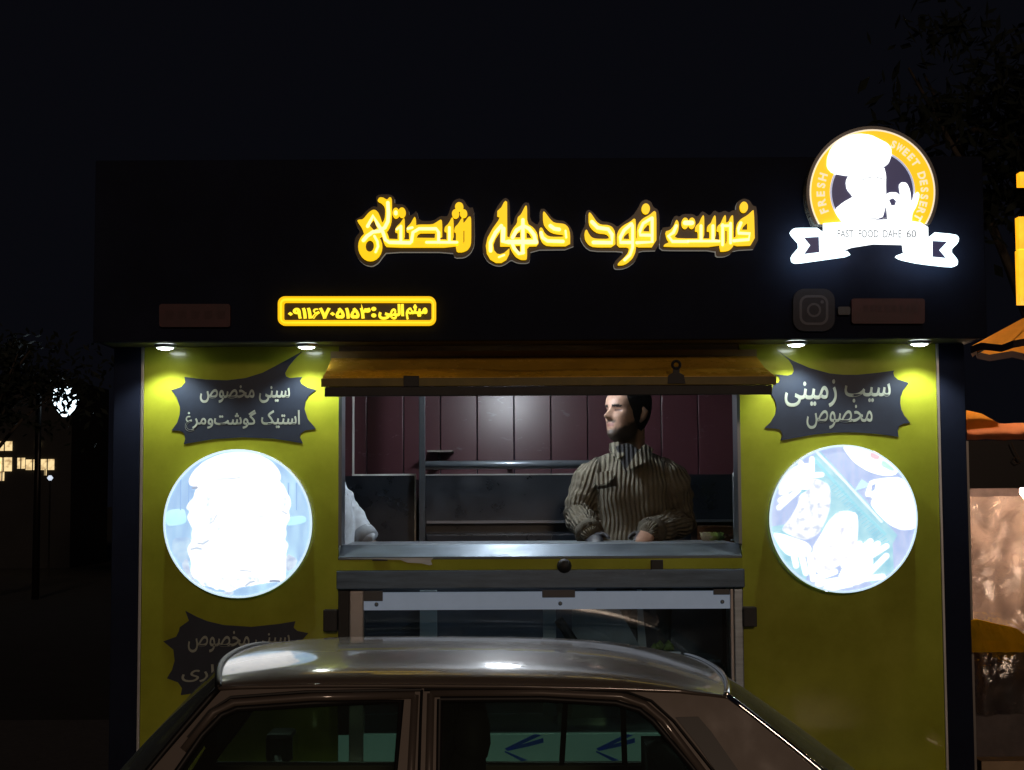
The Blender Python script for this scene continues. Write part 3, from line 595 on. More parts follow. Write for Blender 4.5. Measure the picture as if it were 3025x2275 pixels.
# ribbon
Yr = Ye - .012
panel = [(385, 806), (700, 782), (960, 775), (1110, 800), (1165, 835), (1170, 1045), (982, 1020), (975, 965), (760, 960), (600, 985), (560, 1000), (385, 990)]
lt_o = [(135, 880), (150, 852), (180, 840), (378, 840), (378, 985), (560, 1008), (592, 1048), (400, 1075), (185, 1105), (150, 1092), (145, 1050), (215, 970)]
lt_i = [(238, 912), (352, 906), (356, 1022), (240, 1036), (285, 970)]
rt_o = [(1176, 870), (1370, 888), (1396, 912), (1390, 950), (1330, 1010), (1388, 1080), (1384, 1118), (1342, 1132), (1100, 1105), (960, 1075), (918, 1050), (985, 1026), (1176, 1052)]
rt_i = [(1197, 936), (1310, 942), (1250, 1005), (1302, 1066), (1197, 1056)]
prism([(pw(panel, Yr, oe, se), [])], Yr, .012).build('ribbon_panel', WL, EM)
TAILL = mat('tail_lit', (.8, .8, .8), .3, emit=(.72, .92, 1.0), es=2.4)
for o_, i_ in ((lt_o, lt_i), (rt_o, rt_i)):
    t_ = prism([(pw(chaikin(o_), Yr + .010, oe, se), [pw(i_, Yr + .010, oe, se)])], Yr + .010, .02).build('ribbon_tail', TAILL, EM)
    prism([(pw(i_, Yr + .014, oe, se), [])], Yr + .014, .01).build('tail_fold', MATS['dark_disc_lit'], t_)
    cxm = sum(q[0] for q in o_) / len(o_); cym = sum(q[1] for q in o_) / len(o_)
    ii = [((q[0] - cxm) * .88 + cxm, (q[1] - cym) * .86 + cym) for q in o_]
    prism([(pw(stroke(chaikin(ii) + [chaikin(ii)[0]], 5), Yr + .0095, oe, se), [])], Yr + .0095, .0004).build('tail_line', FL2, t_)
for w_, (xa, xb) in (('FAST', (488, 608)), ('FOOD', (645, 795)), ('DAHE', (828, 965)), ('60', (1002, 1076))):
    text_on('lettering', w_, (xa, 856, xb, 914), Yr - .0012, .001, mat('ribbon_print_lit', (.4, .4, .4), .4, emit=(.20, .22, .24), es=1.0), EM, .018, oe, se)
RT = mat('ring_print_lit', (.8, .7, .6), .4, emit=(1.0, .74, .50), es=1.0)
def arc_text(s, a0, a1, r, hgt):
    for i, ch in enumerate(s):
        if ch == ' ': continue
        a = R(a0 + (a1 - a0) * i / (len(s) - 1)); v, f, asp = textmesh(ch, .035)
        wd = min(hgt * asp, hgt * .95); vs = []
        for q in v:
            u = (q[0] - .5) * wd; t = (q[1] - .5) * hgt
            x_ = C0[0] + (r + t) * math.cos(a) - u * math.sin(a); y_ = C0[1] + (r + t) * math.sin(a) + u * math.cos(a)
            p_ = P(oe[0] + x_ / se, oe[1] + y_ / se, Ye + .0035); vs.append((p_.x, p_.y - .0012 * q[2], p_.z))
        mk('letter', vs, f, RT, EM)
arc_text('FRESH', 159, 197, 386, 62)
arc_text('SWEET DESSERT', -66, 29, 388, 58)

# ---- unlit small signs on the fascia
RED = mat('dark_red_print', (.055, .006, .013), .5, var=.35, vs=14)
def small(name, pxbox, label, ma, r):
    x0, y0, x1, y1 = pxbox; p_ = P((x0 + x1) / 2, y1, YFA)
    S = thing(name, (p_.x, YFA, p_.z), label, 'sign')
    prism([(pw(rrect(x0, y0, x1, y1, r), YFA - .02, (0, 0), 1), [])], YFA - .02, .019).build('plate', ma, S); return S
S = small('red_sign', (470, 898, 680, 966), 'unlit dark red sign at the left end of the fascia', RED, 8)
FA = mat('faded_print', (.06, .02, .025), .6)
for i in range(5):
    prism([(pw([(488 + i * 38, 918), (514 + i * 38, 918), (512 + i * 38, 942), (490 + i * 38, 942)], YFA - .0206, (0, 0), 1), [])], YFA - .0206, .0004).build('faded_mark', FA, S)
S = small('red_sign', (2516, 882, 2732, 956), 'unlit dark red handle sign right of the square camera icon', RED, 8)
for i in range(8):
    prism([(pw([(2550 + i * 21, 902), (2564 + i * 21, 902), (2563 + i * 21, 922), (2551 + i * 21, 922)], YFA - .0206, (0, 0), 1), [])], YFA - .0206, .0004).build('faded_mark', FA, S)
IC = mat('icon_plastic', (.030, .030, .046), .6, var=.3, vs=9)
S = small('icon_sign', (2343, 853, 2466, 978), 'unlit rounded square camera icon at the right of the fascia', IC, 34)
LN = mat('icon_line', (.10, .10, .13), .5)
prism([(pw(rrect(2362, 872, 2447, 960, 24), YFA - .0212, (0, 0), 1), [pw(rrect(2369, 879, 2440, 953, 18), YFA - .0212, (0, 0), 1)])], YFA - .0212, .001).build('icon_frame', LN, S)
prism([(pw(ell(2405, 916, 21), YFA - .0212, (0, 0), 1), [pw(ell(2405, 916, 15), YFA - .0212, (0, 0), 1)])], YFA - .0212, .001).build('icon_lens', LN, S)
prism([(pw(ell(2429, 892, 5), YFA - .0212, (0, 0), 1), [])], YFA - .0212, .001).build('icon_dot', LN, S)
S = small('cable_box', (2476, 906, 2512, 930), 'small grey box between the camera icon and the red sign', mat('grey_plastic', (.07, .07, .08), .5), 5)

# ================================================================== round food light boxes
def lightbox(cx, cy, r, label):
    p_ = P(cx, cy + r, 0); Yb = -.05
    B = thing('round_light_box', (p_.x, 0, p_.z), label, 'light box')
    ring = ell(cx, cy, r, r, 72)
    prism([(pw(ring, Yb + .004, (0, 0), 1), [])], Yb + .004, .043, side=1).build('drum', [mat('drum_back_lit', (.5, .5, .5), .4, emit=(.45, .62, .85), es=.9), mat('drum_side', (.75, .78, .8), .3)], B)
    prism([(pw(ring, Yb, (0, 0), 1), [pw(ell(cx, cy, r - 5, r - 5, 72), Yb, (0, 0), 1)])], Yb, .006).build('rim', mat('box_rim_lit', (.8, .8, .8), .3, emit=(.62, .86, 1.0), es=.9), B)
    return B, Yb
def layer(pts, Yl, org, s, name, ma, par, holes=()):
    return prism([(pw(pts, Yl, org, s), [pw(h, Yl, org, s) for h in holes])], Yl, .0008).build(name, ma, par)
# left: stacked burger photo
B, Yb = lightbox(702, 1547, 220, 'bright round light box with a stacked burger photo, left of the hatch')
ol, sl = (480, 1300), 3.3283; cc = ((702 - 480) * sl, (1547 - 1300) * sl); rr = 214 * sl
layer(ell(cc[0], cc[1], rr, rr, 72), Yb + .0038, ol, sl, 'backdrop_print', lightprint('backdrop_lit', (.26, .44, .78), (.50, .80, 1.0), 1.0, 5, .3, .7, 2, (3, 3, .8)), B)
CY = lightprint('cyan_print_lit', (.42, .85, .95), (.66, .98, 1.0), 1.05, 9)
layer(chaikin([(40, 690), (210, 672), (232, 740), (235, 820), (60, 850), (30, 800)], 2), Yb + .0030, ol, sl, 'blurred_tin', CY, B)
layer(chaikin([(1215, 760), (1400, 740), (1420, 810), (1215, 850)], 2), Yb + .0030, ol, sl, 'blurred_tin', CY, B)
BLUR = lightprint('blurred_tray_lit', (.34, .52, .80), (.62, .86, 1.0), 1.0, 14)
layer(chaikin([(100, 960), (300, 950), (290, 1200), (180, 1220), (90, 1100)], 2), Yb + .0032, ol, sl, 'blurred_tray', BLUR, B)
for x_ in (170, 250, 1230, 1310):
    layer([(x_, 400 if x_ < 600 else 420), (x_ + 18, 380 if x_ < 600 else 420), (x_ + 14, 690), (x_ + 2, 690)], Yb + .0028, ol, sl, 'dark_streak', mat('streak_lit', (.3, .4, .6), .4, emit=(.30, .47, .74), es=1.0), B)
WB = lightprint('burger_lit', (.52, .68, .88), (1.0, 1.0, 1.0), 1.25, 17, .24, .40, 8, (1, 1, 1.8))
random.seed(3)
left = [(265, 440), (255, 400), (300, 310), (400, 215), (560, 140), (760, 112), (940, 140), (1060, 200), (1140, 290), (1165, 360), (1150, 410)]
right = [(1190, 440), (1225, 520), (1255, 570), (1262, 640), (1240, 700), (1255, 770), (1210, 850), (1218, 930), (1200, 980), (1240, 1030), (1215, 1100), (1215, 1260), (1205, 1380), (1120, 1400), (1040, 1375), (980, 1420), (930, 1385), (880, 1440), (800, 1420), (720, 1470), (640, 1500), (575, 1450), (530, 1480), (460, 1410), (400, 1440), (340, 1370), (300, 1350), (275, 1290), (285, 1200), (250, 1110), (245, 1060), (290, 990), (285, 910), (300, 880), (275, 830), (240, 760), (270, 700), (232, 670), (260, 610), (305, 570), (320, 500), (350, 460), (300, 455)]
burger = layer(chaikin(left + right), Yb + .0020, ol, sl, 'burger_print', WB, B)
SHD = mat('burger_shade_lit', (.7, .7, .7), .4, emit=(.50, .62, .78), es=1.0); SHD2 = mat('burger_shade2_lit', (.6, .6, .6), .4, emit=(.30, .38, .55), es=1.0)
for pts, w_, ma in (([(540, 384), (650, 382), (760, 370)], 7, SHD), ([(465, 820), (500, 800), (530, 740)], 6, SHD), ([(350, 1015), (400, 1022), (450, 990)], 9, SHD), ([(280, 1075), (330, 1062), (380, 1070)], 9, SHD), ([(760, 1280), (870, 1290)], 6, SHD), ([(1180, 700), (1220, 725)], 7, SHD), ([(820, 1430), (860, 1400), (900, 1390)], 10, SHD), ([(1060, 1388), (1100, 1384), (1150, 1390)], 12, SHD2), ([(300, 470), (335, 468)], 16, SHD2)):
    layer(stroke(pts, w_ * 1.7), Yb + .0012, ol, sl, 'shade_mark', ma, burger)
FRILL = lightprint('frill_lit', (.52, .67, .86), (1.0, 1.0, 1.0), 1.15, 34, .30, .46, 7)
layer(chaikin([(262, 650), (330, 560), (430, 520), (520, 560), (530, 700), (600, 820), (520, 960), (520, 1080), (380, 1110), (262, 1080), (300, 980), (300, 880), (262, 770)]), Yb + .0015, ol, sl, 'lettuce_print', FRILL, burger)
layer(chaikin([(310, 1330), (460, 1300), (700, 1270), (900, 1300), (1120, 1340), (1190, 1370), (1110, 1395), (980, 1410), (880, 1430), (720, 1455), (640, 1480), (530, 1460), (400, 1425)]), Yb + .0015, ol, sl, 'lettuce_print', FRILL, burger)
layer(chaikin([(1130, 560), (1230, 560), (1245, 640), (1225, 760), (1190, 860), (1200, 1000), (1200, 1080), (1130, 1060), (1120, 820)]), Yb + .0015, ol, sl, 'lettuce_print', lightprint('frill2_lit', (.62, .76, .95), (1.0, 1.0, 1.0), 1.1, 36, .32, .42, 5), burger)
layer(chaikin([(180, 1240), (240, 1150), (275, 1300), (330, 1390), (420, 1450), (560, 1500), (700, 1480), (690, 1530), (480, 1490), (300, 1400)], 1), Yb + .0026, ol, sl, 'board_print', lightprint('board_lit', (.44, .54, .78), (.75, .90, 1.0), 1.0, 30), B)
layer(chaikin([(1215, 1110), (1330, 1170), (1300, 1260), (1215, 1300)], 1), Yb + .0026, ol, sl, 'board_print', MATS['board_lit'], B)
# right: steak and chips photo
B, Yb = lightbox(2492, 1533, 219, 'bright round light box with a steak and chips photo, right of the hatch')
orr, sr = (2150, 1260), 2.773; cc = ((2492 - 2150) * sr, (1533 - 1260) * sr); rr = 213 * sr
layer(ell(cc[0], cc[1], rr, rr, 72), Yb + .0038, orr, sr, 'backdrop_print', lightprint('slate_lit', (.38, .50, .84), (.56, .66, .92), 1.0, 10, .3, .7, 6, (3, 1, 1)), B)
BD = lightprint('board2_lit', (.30, .62, .78), (.48, .80, .88), 1.0, 16)
layer([(715, 225), (760, 205), (1390, 890), (1350, 960), (1360, 1180), (1180, 1290), (700, 800), (560, 480)], Yb + .0034, orr, sr, 'board_print', BD, B)
layer([(360, 820), (480, 800), (560, 1000), (660, 1150), (640, 1260), (470, 1120), (380, 960)], Yb + .0034, orr, sr, 'board_print', BD, B)
layer(stroke([(735, 215), (960, 450), (1260, 780)], 20), Yb + .0026, orr, sr, 'board_edge', mat('pale_edge_lit', (.8, .8, .8), .3, emit=(.78, .94, 1.0), es=1.0), B)
layer(stroke([(720, 280), (1060, 660), (1290, 880)], 22), Yb + .0026, orr, sr, 'board_edge', mat('teal_edge_lit', (.4, .6, .7), .3, emit=(.34, .72, .84), es=1.0), B)
TL = mat('groove_lit', (.4, .6, .7), .3, emit=(.24, .48, .62), es=1.0)
for k in range(22):
    t = k / 21; x_ = 830 + 430 * t; y_ = 500 + 480 * t
    layer(stroke([(x_, y_), (x_ + 62, y_ - 42)], 5), Yb + .0022, orr, sr, 'board_groove', TL, B)
FOODW = lightprint('chips_lit', (.86, .98, 1.0), (1.0, 1.0, 1.0), 1.5, 10)
def chips(segs, w_):
    for a in segs: layer(stroke(a, w_), Yb + .0016 - .0003 * random.random(), orr, sr, 'chip_print', FOODW, B)
layer(chaikin([(415, 480), (470, 400), (560, 320), (660, 300), (700, 330), (700, 400), (690, 470), (670, 520), (560, 510), (430, 545)]), Yb + .0018, orr, sr, 'chips_print', FOODW, B)
chips([[(690, 265), (690, 400)], [(600, 300), (640, 420)], [(440, 540), (580, 480)], [(420, 665), (580, 520)], [(430, 605), (490, 570)], [(680, 400), (770, 395)]], 40)
layer(chaikin([(365, 870), (450, 880), (560, 920), (650, 950), (690, 1000), (660, 1060), (560, 1070), (480, 1050), (420, 980)]), Yb + .0018, orr, sr, 'chips_print', FOODW, B)
chips([[(540, 1050), (560, 1140)], [(600, 1040), (640, 1200)], [(670, 1050), (700, 1240)], [(700, 1250), (880, 1190)], [(740, 1290), (1000, 1240)], [(950, 1140), (1170, 940)], [(980, 1180), (1300, 980)], [(1170, 1190), (1300, 1060)], [(1050, 1100), (1230, 960)], [(1000, 1260), (1270, 1230)], [(810, 1330), (1010, 1290)], [(1080, 960), (1000, 1100)]], 46)
layer(chaikin([(900, 1200), (1080, 1050), (1190, 1060), (1190, 1200), (1100, 1290), (950, 1310)]), Yb + .0018, orr, sr, 'chips_print', FOODW, B)
STK = lightprint('steak_lit', (.60, .68, .84), (.98, 1.0, 1.0), 1.05, 34, .38, .5)
layer(chaikin([(700, 420), (760, 440), (830, 480), (845, 560), (835, 680), (790, 800), (740, 880), (650, 930), (560, 910), (470, 870), (440, 840), (520, 740), (575, 640), (590, 560), (660, 520)]), Yb + .0019, orr, sr, 'steak_print', STK, B)
layer(chaikin([(900, 700), (980, 690), (1060, 710), (1070, 800), (1060, 960), (1010, 1060), (900, 1150), (750, 1210), (710, 1180), (690, 1000), (760, 890), (820, 780)]), Yb + .0017, orr, sr, 'steak_print', lightprint('steak2_lit', (.58, .62, .86), (1.0, 1.0, 1.0), 1.1, 26, .30, .46), B)
PLT = lightprint('plate_lit', (.85, 1.0, 1.0), (1, 1, 1), 1.5, 4)
layer(chaikin([(940, 165), (1010, 160), (1110, 172), (1220, 215), (1330, 290), (1400, 360), (1370, 400), (1270, 405), (1150, 370), (1040, 300), (980, 230)]), Yb + .0030, orr, sr, 'plate_print', PLT, B)
layer(chaikin([(1180, 190), (1255, 230), (1230, 280), (1160, 250)]), Yb + .0024, orr, sr, 'tomato_print', mat('tomato_lit', (.8, .5, .5), .3, emit=(1.0, .62, .72), es=1.0), B)
layer(chaikin([(1270, 270), (1370, 350), (1350, 370), (1250, 320)]), Yb + .0024, orr, sr, 'leaf_print', mat('leaf_lit', (.5, .8, .6), .3, emit=(.55, .90, .80), es=1.0), B)
layer(chaikin([(1170, 440), (1300, 420), (1420, 415), (1490, 500), (1540, 640), (1545, 780), (1530, 840), (1430, 850), (1330, 810), (1230, 720), (1170, 640), (1190, 580), (1120, 570), (1150, 480)]), Yb + .0022, orr, sr, 'mug_print', PLT, B, [[(1180, 480), (1215, 465), (1205, 520), (1172, 540)]])
for k in range(5): layer(stroke([(1050 + 18 * k, 520 - 6 * k), (1100 + 12 * k, 440 + 8 * k)], 12), Yb + .0028, orr, sr, 'herb_print', mat('herb_lit', (.5, .8, .8), .3, emit=(.60, .92, .95), es=1.0), B)

# ================================================================== speech-bubble stickers on the yellow panels
def bubble(label, pts, org, s, lines, par=None):
    q = [(org[0] + a / s, org[1] + b_ / s) for a, b_ in pts]; p_ = P(sum(a for a, _ in q) / len(q), max(b_ for _, b_ in q), 0)
    S = thing('bubble_sticker', (p_.x, 0, p_.z), label, 'sticker', 'speech bubble stickers on the yellow panels')
    prism([(pw(pts, -.004, org, s), [])], -.004, .0035).build('bubble', DECAL, S)
    for tx, bx_, bold in lines: text_on('lettering', tx, bx_, -.0045, .0012, PRINT, S, bold, org, s)
    return S
def dense(pts, sag):
    """bow each long edge inwards a little, as the comic bubble's edges do"""
    return pts
bubble('dark speech bubble sticker with two lines of Persian, top of left yellow panel', [(320, 605), (460, 622), (600, 627), (720, 612), (830, 578), (950, 515), (1095, 435), (1035, 495), (1000, 540), (978, 580), (985, 602), (1010, 612), (1090, 605), (1075, 630), (1085, 650), (1125, 675), (1180, 690), (1135, 725), (1112, 765), (1105, 815), (1125, 880), (1180, 945), (1110, 955), (1080, 975), (1075, 1000), (1095, 1040), (900, 1008), (700, 1000), (500, 1013), (315, 1045), (325, 1010), (318, 975), (290, 957), (235, 955), (272, 905), (290, 850), (290, 800), (270, 740), (235, 690), (300, 670), (325, 640)], (400, 840), 2.212,
       [('سینی', (808, 665, 1010, 775), .018), ('مخصوص', (422, 660, 778, 775), .018), ('استیک', (822, 822, 1075, 940), .018), ('گوشت\u200cومرغ', (325, 820, 790, 962), .018)])
bubble('dark speech bubble sticker with larger Persian lettering, on the right yellow panel', [(460, 230), (520, 280), (600, 330), (760, 400), (950, 452), (1080, 465), (1200, 466), (1400, 446), (1555, 425), (1545, 445), (1555, 480), (1590, 510), (1690, 540), (1640, 605), (1615, 670), (1610, 730), (1620, 790), (1650, 850), (1705, 915), (1640, 922), (1600, 945), (1585, 985), (1595, 1045), (1400, 1018), (1200, 1004), (1000, 1005), (800, 1025), (490, 1080), (510, 1035), (500, 995), (480, 975), (430, 967), (345, 962), (400, 905), (440, 840), (455, 770), (445, 715), (420, 670), (405, 655), (415, 600), (430, 550), (470, 540), (487, 515), (480, 485), (440, 462), (560, 472), (600, 460), (618, 430), (605, 380), (570, 325)], (2150, 960), 3.16,
       [('سیب', (1090, 545, 1520, 725), .014), ('زمینی', (530, 508, 1018, 768), .014), ('مخصوص', (735, 745, 1350, 970), .006)])
bubble('dark speech bubble sticker half hidden by the car, bottom of left yellow panel', [(610, 98), (660, 62), (640, 8), (700, 40), (760, 65), (850, 86), (1000, 96), (1150, 80), (1240, 65), (1230, 100), (1250, 118), (1310, 130), (1275, 170), (1262, 225), (1275, 300), (1310, 380), (1240, 395), (1225, 430), (1240, 470), (1000, 440), (800, 440), (615, 468), (622, 430), (600, 398), (540, 376), (568, 330), (582, 280), (575, 220), (520, 175), (590, 150), (605, 120)], (200, 1800), 1.8433,
       [('سینی', (1020, 130, 1210, 212), .008), ('مخصوص', (655, 118, 990, 235), .008), ('سوخاری', (620, 300, 1060, 396), .008)])

# ================================================================== people
def remesh(mb, voxel, smooth_it=4):
    me = bpy.data.meshes.new('tmp'); me.from_pydata(mb.v, [], mb.f); me.update()
    bm = bmesh.new(); bm.from_mesh(me); bmesh.ops.recalc_face_normals(bm, faces=bm.faces); bm.to_mesh(me); bm.free()
    o = bpy.data.objects.new('tmp', me); COL.objects.link(o)
    r = o.modifiers.new('r', 'REMESH'); r.mode = 'VOXEL'; r.voxel_size = voxel
    if smooth_it:
        s = o.modifiers.new('s', 'SMOOTH'); s.iterations = smooth_it; s.factor = .5
    bpy.context.view_layer.update()
    m2 = bpy.data.meshes.new_from_object(o.evaluated_get(bpy.context.evaluated_depsgraph_get()))
    v = [x.co.copy() for x in m2.vertices]; f = [tuple(p_.vertices) for p_ in m2.polygons]
    bpy.data.objects.remove(o); bpy.data.meshes.remove(me); bpy.data.meshes.remove(m2)
    return v, f
def limb(mb, pts, rad, seg=16, flat=None):
    """closed tapered tube with rounded ends; flat=(axis vector, factor) squashes the section"""
    pts = [Vector(p_) for p_ in pts]
    d0 = (pts[0] - pts[1]).normalized(); d1 = (pts[-1] - pts[-2]).normalized()
    P2, R2 = [], []
    for a in (1.0, .7): P2.append(pts[0] + d0 * rad[0] * a); R2.append(rad[0] * (.12 if a == 1 else .72))
    P2 += pts; R2 += list(rad)
    for a in (.7, 1.0): P2.append(pts[-1] + d1 * rad[-1] * a); R2.append(rad[-1] * (.12 if a == 1 else .72))
    k = len(mb.v); mb.tube(P2, R2, seg)
    if flat:
        ax, fac = Vector(flat[0]).normalized(), flat[1]
        i0 = k
        for i, p_ in enumerate(P2):
            for j in range(seg):
                q = Vector(mb.v[i0 + i * seg + j]) - p_; q -= ax * q.dot(ax) * (1 - fac); mb.v[i0 + i * seg + j] = tuple(p_ + q)
def loft(mb, secs, seg=28):
    """secs: (cx, cy, z, rx, ry)"""
    k = len(mb.v); vs = []; fs = []
    for cx, cy, z, rx, ry in secs:
        vs += [(cx + rx * math.cos(2 * math.pi * i / seg), cy + ry * math.sin(2 * math.pi * i / seg), z) for i in range(seg)]
    for i in range(len(secs) - 1):
        for j in range(seg): fs.append((i * seg + j, i * seg + (j + 1) % seg, (i + 1) * seg + (j + 1) % seg, (i + 1) * seg + j))
    fs += [tuple(range(seg))[::-1], tuple(range((len(secs) - 1) * seg, len(secs) * seg))]
    mb.add(vs, fs)
# head: slices (height above chin, front, back, half width)
HS = [(-.012, .060, -.005, .020), (0, .084, -.015, .034), (.018, .097, -.035, .049), (.045, .098, -.060, .060), (.065, .098, -.075, .064), (.085, .099, -.088, .068), (.105, .099, -.096, .071), (.125, .095, -.101, .073), (.145, .104, -.104, .075), (.168, .102, -.104, .076), (.192, .090, -.096, .073), (.213, .066, -.076, .061), (.228, .034, -.046, .040), (.236, .006, -.012, .010)]
def head_pt(z, th, off=0.0):
    for i in range(len(HS) - 1):
        if HS[i][0] <= z <= HS[i + 1][0]: a, b_ = HS[i], HS[i + 1]; break
    else: a, b_ = (HS[0], HS[0]) if z < HS[0][0] else (HS[-1], HS[-1])
    t = 0 if a is b_ else (z - a[0]) / (b_[0] - a[0])
    fr, bk, hw = [a[i] + (b_[i] - a[i]) * t for i in (1, 2, 3)]
    c, s = math.cos(th), math.sin(th)
    e = .82 if c > 0 else .95
    y = (fr if c > 0 else -bk) * math.copysign(abs(c) ** e, c); x = hw * math.copysign(abs(s) ** .86, s)
    if c > 0:
        g = lambda x0, z0, sx, sz: math.exp(-((x - x0) / sx) ** 2 - ((z - z0) / sz) ** 2)
        y += .030 * g(0, .090, .013, .011) + .021 * g(0, .104, .010, .014) + .011 * g(0, .122, .009, .014) + .006 * g(.014, .087, .008, .008) + .006 * g(-.014, .087, .008, .008)
        y -= .014 * g(.033, .121, .016, .011) + .014 * g(-.033, .121, .016, .011)
        y += .006 * g(.03, .140, .022, .007) + .006 * g(-.03, .140, .022, .007)
        y += .006 * g(0, .062, .02, .006) + .005 * g(0, .052, .018, .006) - .004 * g(0, .057, .02, .003) - .004 * g(0, .074, .012, .006)
        y += .006 * g(0, .018, .022, .014) + .004 * g(.045, .095, .018, .02) + .004 * g(-.045, .095, .018, .02)
    return Vector((x * (1 + off / .07), y * (1 + off / .09), z))
def head_mesh(mb, M, off=0.0, z0=-.012, z1=.236, nz=46, nt=64):
    vs, fs = [], []
    for i in range(nz):
        z = z0 + (z1 - z0) * i / (nz - 1)
        for j in range(nt): vs.append(M @ head_pt(z, 2 * math.pi * j / nt, off))
    for i in range(nz - 1):
        for j in range(nt): fs.append((i * nt + j, i * nt + (j + 1) % nt, (i + 1) * nt + (j + 1) % nt, (i + 1) * nt + j))
    fs += [tuple(range(nt))[::-1], tuple(range((nz - 1) * nt, nz * nt))]
    mb.add(vs, fs)
def hand_mesh(mb, wrist, fwd, nrm, side, curl=.6, s=1.0):
    """palm plus five bent fingers; fwd: wrist to knuckles, nrm: back of the hand, side: towards the thumb"""
    fwd, nrm = Vector(fwd).normalized(), Vector(nrm).normalized(); lat = fwd.cross(nrm).normalized() * side
    w = Vector(wrist)
    limb(mb, [w + fwd * .018 * s, w + fwd * .05 * s, w + fwd * .083 * s], [.030 * s, .040 * s, .040 * s], 14, (nrm, .42))
    for k, (o_, ln) in enumerate(((.028, .078), (.010, .086), (-.009, .080), (-.027, .064))):
        b_ = w + fwd * (.086 - .004 * abs(k - 1)) * s + lat * o_ * s; d = fwd.copy(); pts = [b_ - fwd * .012 * s]; a = curl * .45
        for q, fr in enumerate((.45, .32, .23)):
            d = (fwd * math.cos(a) - nrm * math.sin(a)).normalized(); pts.append(pts[-1] + d * ln * fr * s + (fwd * .012 * s if q == 0 else Vector())); a += curl * .6
        limb(mb, pts, [.0092 * s, .0088 * s, .008 * s, .007 * s], 10)
    b_ = w + fwd * .03 * s + lat * .030 * s; d1 = (fwd * .6 + lat * .75 - nrm * .25).normalized(); d2 = (fwd * .9 + lat * .25 - nrm * .4).normalized()
    limb(mb, [b_ - lat * .012 * s, b_ + d1 * .034 * s, b_ + d1 * .034 * s + d2 * .030 * s], [.014 * s, .0115 * s, .009 * s], 10)
def attrmat(name, rough=.55, bump_attr=None, ribw=1.0, sss=0.0, bstr=.9):
    m = bpy.data.materials.new(name); m.use_nodes = True; MATS[name] = m
    n, l = m.node_tree.nodes, m.node_tree.links; b_ = n['Principled BSDF']; b_.inputs['Roughness'].default_value = rough
    at = n.new('ShaderNodeAttribute'); at.attribute_name = 'tone'
    tc = n.new('ShaderNodeTexCoord'); t = n.new('ShaderNodeTexNoise'); t.inputs['Scale'].default_value = 45; t.inputs['Detail'].default_value = 5; l.new(tc.outputs['Object'], t.inputs[0])
    r = n.new('ShaderNodeMapRange'); r.inputs[3].default_value = .75; r.inputs[4].default_value = 1.25; l.new(t.outputs['Fac'], r.inputs[0])
    x_ = n.new('ShaderNodeMix'); x_.data_type = 'RGBA'; x_.blend_type = 'MULTIPLY'; x_.inputs[0].default_value = 1; l.new(at.outputs['Color'], x_.inputs[6]); l.new(r.outputs[0], x_.inputs[7])
    col = x_.outputs[2]
    if bump_attr:
        a2 = n.new('ShaderNodeAttribute'); a2.attribute_name = bump_attr
        sn = n.new('ShaderNodeMath'); sn.operation = 'SINE'; mu = n.new('ShaderNodeMath'); mu.operation = 'MULTIPLY'; mu.inputs[1].default_value = 2 * math.pi / ribw
        l.new(a2.outputs['Fac'], mu.inputs[0]); l.new(mu.outputs[0], sn.inputs[0])
        t3 = n.new('ShaderNodeTexNoise'); t3.inputs['Scale'].default_value = 11; t3.inputs['Detail'].default_value = 3; l.new(tc.outputs['Object'], t3.inputs[0])
        am = n.new('ShaderNodeMapRange'); am.inputs[1].default_value = .3; am.inputs[2].default_value = .7; am.inputs[3].default_value = .15; am.inputs[4].default_value = 1.15; l.new(t3.outputs['Fac'], am.inputs[0])
        sm = n.new('ShaderNodeMath'); sm.operation = 'MULTIPLY'; l.new(sn.outputs[0], sm.inputs[0]); l.new(am.outputs[0], sm.inputs[1])
        nz = n.new('ShaderNodeMath'); nz.operation = 'MULTIPLY_ADD'; nz.inputs[1].default_value = 1.3; l.new(t.outputs['Fac'], nz.inputs[0]); l.new(sm.outputs[0], nz.inputs[2])
        bp = n.new('ShaderNodeBump'); bp.inputs['Strength'].default_value = bstr; bp.inputs['Distance'].default_value = .0045
        l.new(nz.outputs[0], bp.inputs['Height']); l.new(bp.outputs[0], b_.inputs['Normal'])
    else:
        bp = n.new('ShaderNodeBump'); bp.inputs['Strength'].default_value = .15; bp.inputs['Distance'].default_value = .004
        l.new(t.outputs['Fac'], bp.inputs['Height']); l.new(bp.outputs[0], b_.inputs['Normal'])
    l.new(col, b_.inputs['Base Color'])
    return m
def set_tone(o, fn, world_org):
    a = o.data.color_attributes.new('tone', 'FLOAT_COLOR', 'POINT')
    for i, v in enumerate(o.data.vertices): a.data[i].color = (*fn(v.co + world_org), 1)
def absorg(o): return wloc(o)
SKINM = attrmat('skin_tone', .5); CLOTH = attrmat('corduroy_cloth', .92, 'rib', 1.0, bstr=1.0); COATM = attrmat('white_cloth', .8)
SKIN = (.42, .25, .175); BEARD = (.030, .023, .018); GLOVE = (.018, .020, .026)
from mathutils import noise as mnoise
